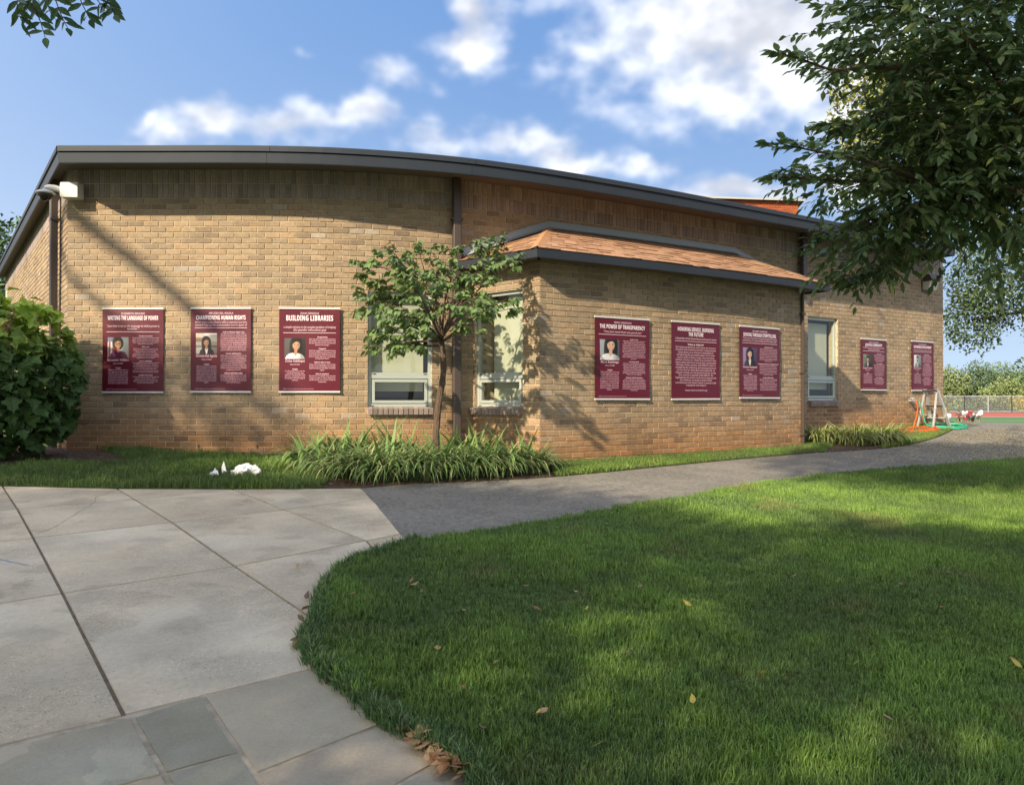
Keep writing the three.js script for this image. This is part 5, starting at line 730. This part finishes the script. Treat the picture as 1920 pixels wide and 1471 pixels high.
{ // tree line beyond the playing field
  const r = mulberry(33), L = [['tall dark tree at the back of the tree line, directly right of the wall', 105, 180, 11, 0], ['rounded tree in the middle of the far tree line', 113, 185, 10.5, 1], ['bushy pale tree in front of the tree line behind the fence', 104, 168, 6.5, 2], ['broad tree in the far tree line, right of the middle', 121, 190, 9.5, 0], ['low tree in the dip of the far tree line', 116.5, 172, 6.2, 1], ['tall conical tree at the right end of the far tree line', 123.5, 180, 9.5, 1], ['olive tree closest to the end wall in the tree line', 97, 178, 9.6, 2], ['low spreading tree at the right edge behind the fence', 112, 166, 5.2, 2]];
  const cols = [[0.11, 0.17, 0.075], [0.14, 0.21, 0.085], [0.20, 0.25, 0.09]];  // greens lightened to stand in for distance haze
  for (const [lab, X, Z, H, c] of L) { const g = gh(X, Z), w = 3.6 + 1.8 * r(); crownTree('far_tree', lab, 'tree', onGround(X, Z), V(X, g + H * 0.5, Z), 0.35, [[X, g + H * 0.45, Z, w, H * 0.42, w * 0.8], [X - w * 0.5, g + H * 0.55, Z, w * 0.6, H * 0.3, w * 0.6], [X + w * 0.5, g + H * 0.6, Z, w * 0.65, H * 0.3, w * 0.6], [X, g + H * 0.85, Z, w * 0.5, H * 0.17, w * 0.5]], 1500, 0.55, cols[c], 800 + Math.round(X * 3), 'trees beyond the playing field'); }
  crownTree('yellow_bush', 'small golden bush behind the fence at the right edge', 'bush', onGround(98, 153), V(98, gh(98, 153) + 0.8, 153), 0.1, [[98, gh(98, 153) + 1.6, 153, 2.0, 1.5, 1.5]], 400, 0.35, [0.42, 0.32, 0.04], 899);
  const b = new GB(), rr = mulberry(35); for (let i = 0; i < 16000; i++) { const X = -150 + 460 * rr(), Z = 205 + 12 * rr(), g = gh(X, Z), H = 5 + 3.2 * fbm3(X * 0.08, 0, 3, 3), q = V(X, g + H * Math.sqrt(rr()), Z), d = rv(rr).normalize(), n = rv(rr).normalize(); n.addScaledVector(d, -n.dot(d)).normalize(); leaf(b, q, d, n, 1.0, 0.8, jitter([0.08, 0.125, 0.05], rr, 0.4), ROUGH); }
  const w = shadows(new THREE.Mesh(b.geo(), M.leafFar)); w.name = 'woods'; scene.add(w); tag(w, 'low green woods along the horizon behind the far trees', 'woods', null, 'stuff');
}
// ---------------------------------------------------------------- playing field beyond the crest
{
  const flat = (x0, x1, z0, z1, lift, col) => { const b = new GB(); b.quad(V(x0, -2.6 + lift, z0), V(x1, -2.6 + lift, z0), V(x1, -2.6 + lift, z1), V(x0, -2.6 + lift, z1), col, [[x0, z0], [x1, z0], [x1, z1], [x0, z1]]); return b.geo(); };
  struct('playing_field', flat(20, 190, 42, 112, 0.03), std({ color: new THREE.Color(0.13, 0.25, 0.065), map: turfTex }));
  struct('running_track', flat(10, 210, 113, 146, 0.034), std({ color: new THREE.Color(0.42, 0.085, 0.055) }));
  const ln = new GB(); for (const [x0, z0, x1, z1, w] of [[20, 111, 190, 111, 1.4], [40, 92, 170, 92, 0.5], [30, 74, 110, 92, 0.5]]) { const d = new THREE.Vector2(x1 - x0, z1 - z0).normalize(), n = [-d.y * w / 2, d.x * w / 2]; ln.quad(V(x0 - n[0], -2.535, z0 - n[1]), V(x1 - n[0], -2.535, z1 - n[1]), V(x1 + n[0], -2.535, z1 + n[1]), V(x0 + n[0], -2.535, z0 + n[1])); }
  part('line_marking', ln.geo(), M.white, scene.getObjectByName('playing_field'));
  const o = thing('chain_fence', 'tall chain-link fence running along the far side of the track', 'fence', V(70, -2.6, 152)), c0 = o.position, T = new THREE.Matrix4();
  for (let i = 0; i < 22; i++) { const b = new GB(); b.box(0.16, 3.1, 0.16, T.clone().makeTranslation(i * 4.5 - 20, 1.55, 0)); part('post', b.geo(), i % 3 ? M.dark : M.steel, o); }
  for (const y of [0.15, 3.05]) { const b = new GB(); b.box(100, 0.13, 0.13, T.clone().makeTranslation(28, y, 0)); part('rail', b.geo(), M.steel, o); }
  const mesh = new GB(); mesh.quad(new THREE.Vector3(-20, 0.1, 0.05), new THREE.Vector3(76, 0.1, 0.05), new THREE.Vector3(76, 3, 0.05), new THREE.Vector3(-20, 3, 0.05)); part('wire_mesh', mesh.geo(), std({ color: new THREE.Color(0.35, 0.36, 0.36), transparent: true, opacity: 0.22 }), o);
}
// people resting on the field
function person(label, x, Z, shirt, shorts, pose, seed) {
  const r = mulberry(seed), X = (x - CX) / FOC * Z, o = thing('person', label, 'person', V(X, -2.57, Z), 'players gathered on the field');
  const mc = new MarchingCubes(40, std({ color: 0xffffff }), false, false, 60000), S = 1.0, N = 40, field = mc.field; void field;
  const J = pose === 'bend' ? { hip: [0, 0.9, 0], chest: [0.28, 1.2, 0.05], neck: [0.36, 1.32, 0.06], head: [0.46, 1.42, 0.06], hands: [[0.34, 0.72, 0.2], [0.34, 0.72, -0.15]], knees: [[0.1, 0.48, 0.12], [0.1, 0.48, -0.12]], feet: [[0.0, 0.05, 0.14], [0, 0.05, -0.14]] } : pose === 'sit' ? { hip: [0, 0.5, 0], chest: [-0.05, 0.95, 0], neck: [-0.02, 1.1, 0], head: [0, 1.27, 0], hands: [[0.28, 0.6, 0.2], [0.28, 0.6, -0.2]], knees: [[0.38, 0.62, 0.14], [0.38, 0.62, -0.14]], feet: [[0.45, 0.06, 0.15], [0.45, 0.06, -0.15]] } : { hip: [0, 0.9, 0], chest: [0.03, 1.28, 0], neck: [0.04, 1.45, 0], head: [0.06, 1.6, 0], hands: [[0.1, 0.8, 0.28], [0.1, 0.8, -0.28]], knees: [[0.04, 0.48, 0.1], [0.04, 0.48, -0.1]], feet: [[0, 0.05, 0.12], [0, 0.05, -0.12]] };
  const vv = (a) => new THREE.Vector3(...a), caps = []; const cap = (a, c, ra, rb, k) => caps.push([vv(a), vv(c), ra, rb, k]);
  cap(J.hip, J.chest, 0.15, 0.18, 'shirt'); cap(J.chest, J.neck, 0.15, 0.065, 'shirt'); cap(J.neck, J.head, 0.06, 0.105, 'skin');
  [0, 1].forEach((i) => { const s = i ? -1 : 1, sh = [J.chest[0], J.chest[1] + 0.08, J.chest[2] + s * 0.2], el = [mix(sh[0], J.hands[i][0], 0.5) - 0.06, mix(sh[1], J.hands[i][1], 0.5), J.hands[i][2] * 1.1], hp = [J.hip[0], J.hip[1] - 0.04, J.hip[2] + s * 0.09]; cap(sh, el, 0.06, 0.045, 'shirt'); cap(el, J.hands[i], 0.042, 0.035, 'skin'); cap(hp, J.knees[i], 0.1, 0.065, 'shorts'); cap(J.knees[i], J.feet[i], 0.06, 0.045, 'skin'); cap(J.feet[i], [J.feet[i][0] + 0.15, 0.04, J.feet[i][2]], 0.05, 0.04, 'shorts'); });
  const P = new THREE.Vector3(), ab = new THREE.Vector3(), dist = (p, [a, c, ra, rb]) => { ab.subVectors(c, a); const t = Math.max(0, Math.min(1, ab.dot(P.subVectors(p, a)) / ab.lengthSq())); return p.distanceTo(P.copy(a).addScaledVector(ab, t)) - mix(ra, rb, t); };
  const q = new THREE.Vector3(); for (let k = 0; k < N; k++) for (let j = 0; j < N; j++) for (let i = 0; i < N; i++) { q.set((i / (N / 2) - 1) * S, (j / (N / 2) - 1) * S + 0.9, (k / (N / 2) - 1) * S); let s = 0; for (const c of caps) s += Math.exp(-22 * dist(q, c)); mc.field[k * N * N + j * N + i] = Math.log(s) / 22; }
  mc.isolation = 0; mc.update(); const n = mc.count, pos = mc.positionArray.slice(0, n * 3), g = new THREE.BufferGeometry(), colr = new Float32Array(n * 3), C = { shirt, shorts, skin: [0.30, 0.19, 0.13] };
  for (let i = 0; i < n; i++) { pos[i * 3] *= S; pos[i * 3 + 1] = pos[i * 3 + 1] * S + 0.9; pos[i * 3 + 2] *= S; q.fromArray(pos, i * 3); let b = caps[0], bd = 9; for (const c of caps) { const d = dist(q, c); if (d < bd) { bd = d; b = c; } } const hair = b[4] === 'skin' && b[3] > 0.1 && q.y > J.head[1] + 0.02; C.hair = [0.03, 0.022, 0.018]; colr.set(C[hair ? 'hair' : b[4]], i * 3); }
  g.setAttribute('position', new THREE.BufferAttribute(pos, 3)); g.setAttribute('color', new THREE.BufferAttribute(colr, 3)); g.computeVertexNormals(); part('body', g, std({ vertexColors: true }), o); o.rotation.y = r() * 6;
}
{
  const WH = [0.75, 0.75, 0.74], MR = [0.28, 0.03, 0.05], BK = [0.04, 0.04, 0.045];
  person('person in a white shirt sitting closest to the building corner', 1778, 76, WH, BK, 'sit', 1); person('person in dark clothes sitting alone between the others', 1798, 80, [0.12, 0.05, 0.05], BK, 'sit', 2);
  person('person in a white top standing left of the person in maroon', 1810, 80, WH, MR, 'bend', 3); person('person in a maroon shirt bending beside the white-topped player', 1814.5, 79, MR, BK, 'bend', 4); person('person in a dark maroon shirt in the middle of the right-hand trio', 1822, 82, [0.18, 0.05, 0.06], BK, 'bend', 5); person('person in a pale grey shirt bending in the right-hand trio', 1826, 80, [0.55, 0.5, 0.47], BK, 'bend', 6); person('person in a white shirt at the right end of the group', 1834, 80, WH, [0.1, 0.1, 0.1], 'bend', 7);
}
// red brick block seen over the roof
{
  const Z = 48, p = onGround(15, Z), o = thing('red_brick_block', 'red brick stair block with pale cap showing above the dark roof', 'building', p), T = new THREE.Matrix4(), x0 = at(1420, 400, Z).x, x1 = at(1497, 400, Z).x, yT = at(1490, 375, Z).y, rot = 0.12, cx = x1;
  const wall = new GB(), m = new THREE.Matrix4().makeRotationY(rot), P = (x, y, z) => new THREE.Vector3(x, y, z).applyMatrix4(m).add(new THREE.Vector3(cx, 0, -Z)); const A = P(-9, p.y, 0), B = P(0, p.y, 0), C = P(1.6, p.y, -6), D = P(-9, p.y, -6), up = (v, y) => v.clone().setY(y);
  for (const [a, c] of [[A, B], [B, C], [C, D], [D, A]]) wall.quad(a, c, up(c, yT - 0.10), up(a, yT - 0.10), [1, 1, 1]); part('wall', localize(wall.geo(), p), M.redbrick, o);
  const cap = new GB(); const ring = [P(-9.3, yT, 0.3), P(0.25, yT, 0.3), P(2.0, yT, -6.2), P(-9.3, yT, -6.2)]; cap.quad(...ring); ring.forEach((v, i) => { const w = ring[(i + 1) % 4]; cap.quad(up(v, yT - 0.12), up(w, yT - 0.12), w, v); }); part('roof_cap', localize(cap.geo(), p), std({ color: new THREE.Color(0.42, 0.43, 0.42) }), o);
  const r = mulberry(3), joint = new GB(); for (let row = 0; row < 10; row++) for (let k = 0; k < 14; k++) { const g = new GB(), x = -0.03 - k * 0.36 - (row % 2) * 0.18, y = yT - 0.19 - row * 0.125; g.box(0.34, 0.105, 0.03, m.clone().setPosition(P(x - 0.17, y, 0.012))); const c = jitter([0.43, 0.115, 0.045], r, 0.16); for (let i = 0; i < g.c.length; i += 3) { g.c[i] = c[0]; g.c[i + 1] = c[1]; g.c[i + 2] = c[2]; } part('brick', localize(g.geo(), p), M.brick, o); }
}
// ---------------------------------------------------------------- planting beds, grass strips
const stripL = [...px([[-160, 885], [-160, 911], [4, 911], [219, 916], [435, 917], [560, 917], [606, 914]]), ...px([[615, 900], [590, 885], [570, 868], [540, 858]]), onGround(-3.6, 11.6), onGround(-6.0, 11.6), ...px([[245, 868], [110, 870], [0, 878]])];
struct('grass_strip', sheetGeo(stripL, 0.008, [1, 1, 1], 0.3, 0.05), M.turf);
struct('planting_bed', sheetGeo([...px([[606, 915], [677, 914.5], [760, 907], [880, 902], [1012, 895], [1060, 890]]), onGround(0.55, 11.4), onGround(0.5, 11.9), onGround(-0.6, 12.5), onGround(-3.4, 11.7), ...px([[545, 858], [590, 885], [614, 900]])], 0.004, [1, 1, 1], 0.3, 0.05), M.soil, '');
struct('shrub_bed', sheetGeo([...px([[-300, 900], [-160, 885], [0, 878], [110, 870], [245, 868]]), onGround(-5.2, 11.65), onGround(-6.5, 11.65), onGround(-9.5, 14), onGround(-12, 12)], 0.006, [1, 1, 1], 0.3, 0.05), M.soil);
const stripR = [...px([[1040, 893], [1150, 883], [1300, 868], [1500, 850], [1545, 847]]), onGround(6.4, 15.6), onGround(5.0, 14.6), onGround(2.75, 12.9), onGround(0.6, 11.6)];
struct('grass_verge', sheetGeo(stripR, 0.01, [1, 1, 1], 0.3, 0.05), M.turf);
const farBed = [...px([[1500, 850], [1640, 841], [1700, 834]]), onGround(8.6, 17.7), onGround(6, 16.3), onGround(5.3, 14.8)];
struct('shrub_bed', sheetGeo(farBed, 0.004, [1, 1, 1], 0.3, 0.05), M.soil).name = 'mulch_bed';
const stripF = [...px([[1655, 840], [1705, 833], [1748, 822], [1780, 809], [1790, 800]]), onGround(10.6, 18.9), onGround(10.0, 18.9), onGround(8.4, 17.9)];
struct('grass_corner', sheetGeo(stripF, 0.011, [1, 1, 1], 0.3, 0.05), M.turf);

// ---------------------------------------------------------------- grass blades
{
  const tuft = (seed, n, L) => { const r = mulberry(seed), b = new GB(); for (let i = 0; i < n; i++) { const a = r() * 6.28, q = 0.03 * Math.sqrt(r()), az = r() * 6.28, len = L * (0.55 + 0.6 * r()), w = 0.0014 + 0.0011 * r(), lean = 0.1 + 0.75 * r(), d = new THREE.Vector3(Math.cos(az), 0, Math.sin(az)), s = new THREE.Vector3(-d.z, 0, d.x), p = new THREE.Vector3(Math.cos(a) * q, 0, Math.sin(a) * q), m = p.clone().addScaledVector(UP, len * 0.55).addScaledVector(d, len * 0.3 * lean), t = p.clone().addScaledVector(UP, len * (1 - 0.4 * lean)).addScaledVector(d, len * 0.85 * lean), k = 0.65 + 0.6 * r(), dry = r() < 0.10, c = dry ? [2.4, 1.5, 2.2] : [k, k, k]; b.quad(p.clone().addScaledVector(s, -w), p.clone().addScaledVector(s, w), m.clone().addScaledVector(s, w * 0.8), m.clone().addScaledVector(s, -w * 0.8), c); b.tri(m.clone().addScaledVector(s, -w * 0.8), m.clone().addScaledVector(s, w * 0.8), t, c); } return b.geo(); };
  const inside = (poly, x, z) => { let c = false; for (let i = 0, j = poly.length - 1; i < poly.length; j = i++) { const a = poly[i], b = poly[j]; if ((-a.z > z) !== (-b.z > z) && x < (b.x - a.x) * (z + a.z) / (-b.z + a.z) + a.x) c = !c; } return c; };
  const gm = std({ vertexColors: true, roughness: 0.6 });
  const grow = (name, label, poly, dens, L, seed, tone, zmax = 40) => {
    const r = mulberry(seed), list = [], xs = poly.map((p) => p.x), zs = poly.map((p) => -p.z), x0 = Math.min(...xs), x1 = Math.max(...xs), z0 = Math.max(1.6, Math.min(...zs)), z1 = Math.min(zmax, Math.max(...zs)), D = dens(z0), n = Math.round((x1 - x0) * (z1 - z0) * D);
    for (let i = 0; i < n; i++) { const x = mix(x0, x1, r()), z = mix(z0, z1, r()); if (r() > dens(z) / D || Math.abs(x) > 0.66 * z + 0.7 || !inside(poly, x, z)) continue; const f = fbm3(x * 0.9, z * 0.9, seed, 4), f2 = fbm3(x * 3.1, z * 3.1, seed + 5, 3); if (f2 < -0.33 && r() < 0.6) continue; list.push([x, z, f, f2]); }
    const im = shadows(new THREE.InstancedMesh(tuft(seed + 1, 12, L), gm, list.length)), m4 = new THREE.Matrix4(), q = new THREE.Quaternion(), e = new THREE.Euler(), c = new THREE.Color();
    list.forEach(([x, z, f, f2], i) => { e.set((r() - 0.5) * 0.5, r() * 6.28, (r() - 0.5) * 0.5); const s = (0.7 + 0.5 * r()) * (1 + 0.9 * f + 0.5 * f2); m4.compose(onGround(x, z, 0.008), q.setFromEuler(e), new THREE.Vector3(s, s * (0.8 + 0.4 * r()), s)); im.setMatrixAt(i, m4); const t = smooth(-0.25, 0.3, f + 0.5 * f2), dry = smooth(0.16, 0.34, fbm3(x * 1.3 + 9, z * 1.3, 2.2, 4)) * 0.32; const k = (0.8 + 0.4 * r()) * (1 + 0.7 * fbm3(x * 0.45 + 3, z * 0.45, 8.8, 3)); c.setRGB(mix(mix(0.080, 0.115, t), 0.16, dry) * k * tone, mix(mix(0.135, 0.19, t), 0.13, dry) * k * tone, mix(0.030, 0.055, dry) * k * tone); im.setColorAt(i, c); });
    im.name = name; scene.add(im); tag(im, label, 'grass', null, 'stuff'); return im;
  };
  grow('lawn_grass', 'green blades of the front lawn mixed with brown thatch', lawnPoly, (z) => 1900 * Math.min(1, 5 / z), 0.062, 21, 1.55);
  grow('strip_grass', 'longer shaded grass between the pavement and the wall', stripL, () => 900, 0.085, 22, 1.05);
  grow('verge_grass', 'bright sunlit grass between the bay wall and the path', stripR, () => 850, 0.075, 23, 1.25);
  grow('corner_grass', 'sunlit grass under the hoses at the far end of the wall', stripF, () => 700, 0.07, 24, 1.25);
  // ragged blades leaning over the pavement edge
  const r = mulberry(25), im = shadows(new THREE.InstancedMesh(tuft(77, 9, 0.085), gm, 900)), m4 = new THREE.Matrix4(), q = new THREE.Quaternion(), e = new THREE.Euler(), c = new THREE.Color();
  for (let i = 0; i < 900; i++) { const p = lawnEdge[Math.min(lawnEdge.length - 2, r() * (lawnEdge.length - 1) | 0)].clone().lerp(lawnEdge[Math.min(lawnEdge.length - 1, (r() * (lawnEdge.length - 1) | 0))], 0); const x = p.x + 0.06 * r() + 0.02 * (r() - 0.5), z = -p.z + (r() - 0.5) * 0.12; e.set((r() - 0.5) * 0.6, r() * 6.28, 0.1 + 0.3 * r()); const s = 0.7 + 0.6 * r(); m4.compose(onGround(x, z, 0.005), q.setFromEuler(e), new THREE.Vector3(s, s, s)); im.setMatrixAt(i, m4); const k = 0.8 + 0.4 * r(); im.setColorAt(i, c.setRGB(0.078 * k, 0.165 * k, 0.042 * k)); }
  im.name = 'edge_grass'; scene.add(im); tag(im, 'ragged grass blades overhanging the pavement edge', 'grass', null, 'stuff');
}
// ---------------------------------------------------------------- fallen leaves
{
  const r = mulberry(55), variants = [];
  for (let v = 0; v < 6; v++) { const b = new GB(), c = [[0.34, 0.19, 0.085], [0.26, 0.13, 0.06], [0.42, 0.27, 0.13], [0.20, 0.12, 0.08], [0.37, 0.23, 0.12], [0.48, 0.38, 0.07]][v]; leaf(b, new THREE.Vector3(-0.035, 0.008, 0), new THREE.Vector3(1, 0.1 * r(), 0).normalize(), UP.clone().add(rv(r, 0.3)).normalize(), 0.07, 0.04, c, OVATE, 0.9 * (r() - 0.2), -0.5 * r()); variants.push(b.geo()); }
  const place = (x, y, v, s, label, group, lift) => { const o = shadows(new THREE.Mesh(variants[v], M.dead)); o.name = numbered('fallen_leaf'); o.position.copy(groundAt(x, y, lift + 0.006)); o.rotation.set((r() - 0.5) * 0.7, r() * 6.28, (r() - 0.5) * 0.7); o.scale.setScalar(s); scene.add(o); tag(o, label, 'leaf', group); };
  const edge = [[593, 1128], [590, 1134], [575, 1150], [563, 1168], [568, 1178], [553, 1208], [556, 1213], [605, 1250], [616, 1265], [624, 1282], [642, 1281], [652, 1302], [660, 1305], [665, 1300], [706, 1346], [743, 1357], [755, 1372], [757, 1384], [763, 1374], [775, 1388], [575, 1125], [558, 1066]];
  for (const [x, y] of edge) place(x, y, r() * 5 | 0, 0.75 + 0.5 * r(), 'single brown curled leaf lying along the pavement edge of the lawn', 'brown leaves along the lawn edge', 0.01);
  for (let i = 0; i < 46; i++) { const t = r(), x = mix(775, 858, t) + (r() - 0.5) * 36, y = mix(1392, 1462, t) + (r() - 0.5) * 26; place(x, y, [0, 2, 4, 0, 1][r() * 5 | 0], 0.8 + 0.5 * r(), 'crisp tan leaf in the drift of leaves at the bottom corner of the lawn', 'leaf drift on the flagstones', 0.006 + 0.02 * r()); }
  const lawnL = [[776, 1112], [782, 1108], [772, 1104], [865, 1158], [790, 1125], [870, 1162], [1005, 1160], [1080, 1125], [1100, 1160], [1015, 1094], [1290, 1152], [1180, 1245], [1070, 1210], [930, 1262], [870, 1313], [905, 1390], [1018, 1358], [1010, 1362], [1490, 1094], [1780, 1088], [1765, 1155], [1690, 1112], [1900, 1260], [1905, 1268], [1665, 1370], [1605, 1270], [1640, 1275], [1200, 1115], [1430, 1285], [1240, 1080], [985, 1115], [1610, 1210], [1120, 1430], [1300, 1340], [630, 1216], [660, 1130], [820, 1236]];
  for (const [x, y] of lawnL) { const yel = x > 1000 && r() < 0.4; place(x, y, yel ? 5 : r() * 5 | 0, 0.5 + 0.4 * r(), yel ? 'single yellow leaf resting on the lawn grass' : 'single dry brown leaf resting on the lawn grass', yel ? 'yellow leaves scattered over the lawn' : 'brown leaves scattered over the lawn', 0.045); }
  // tiny pale fallen leaflets on the far path
  const b = new GB(); for (let i = 0; i < 5000; i++) { const f = Math.sqrt(r()), x = mix(1420, 1960, f) + 60 * (r() - 0.5), y = mix(860, 800, r()) + (1920 - x) * 0.03; const p = groundAt(x, y, 0.012); if (p.z < -21) continue; const k = (x - 1400) / 500; if (r() > k * k + 0.08) continue; const a = r() * 6.28, d = new THREE.Vector3(Math.cos(a), 0.1, Math.sin(a)); leaf(b, p, d, UP, 0.04 + 0.03 * r(), 0.03, jitter(r() < 0.6 ? [0.62, 0.52, 0.22] : [0.5, 0.42, 0.24], r, 0.2), ROUGH); }
  const o = shadows(new THREE.Mesh(b.geo(), M.dead)); o.name = 'path_litter'; scene.add(o); tag(o, 'tiny pale yellow leaflets scattered over the far path', 'leaf litter', null, 'stuff');
  const m = new GB(); for (let i = 0; i < 500; i++) { const left = r() < 0.5, p = left ? groundAt(mix(0, 260, r()), mix(850, 876, r()), 0.01) : groundAt(mix(600, 700, r()), mix(885, 912, r()), 0.01); const a = r() * 6.28; leaf(m, p, new THREE.Vector3(Math.cos(a), 0.15, Math.sin(a)).normalize(), UP.clone().add(rv(r, 0.5)).normalize(), 0.03 + 0.04 * r(), 0.018, jitter([0.17, 0.105, 0.065], r, 0.5), ROUGH); }
  const mo = shadows(new THREE.Mesh(m.geo(), M.dead)); mo.name = 'bed_litter'; scene.add(mo); tag(mo, 'brown leaf crumbs on the bare soil of the beds', 'leaf litter', null, 'stuff');
}
scene.updateMatrixWorld(true);
renderer.render(scene, camera);
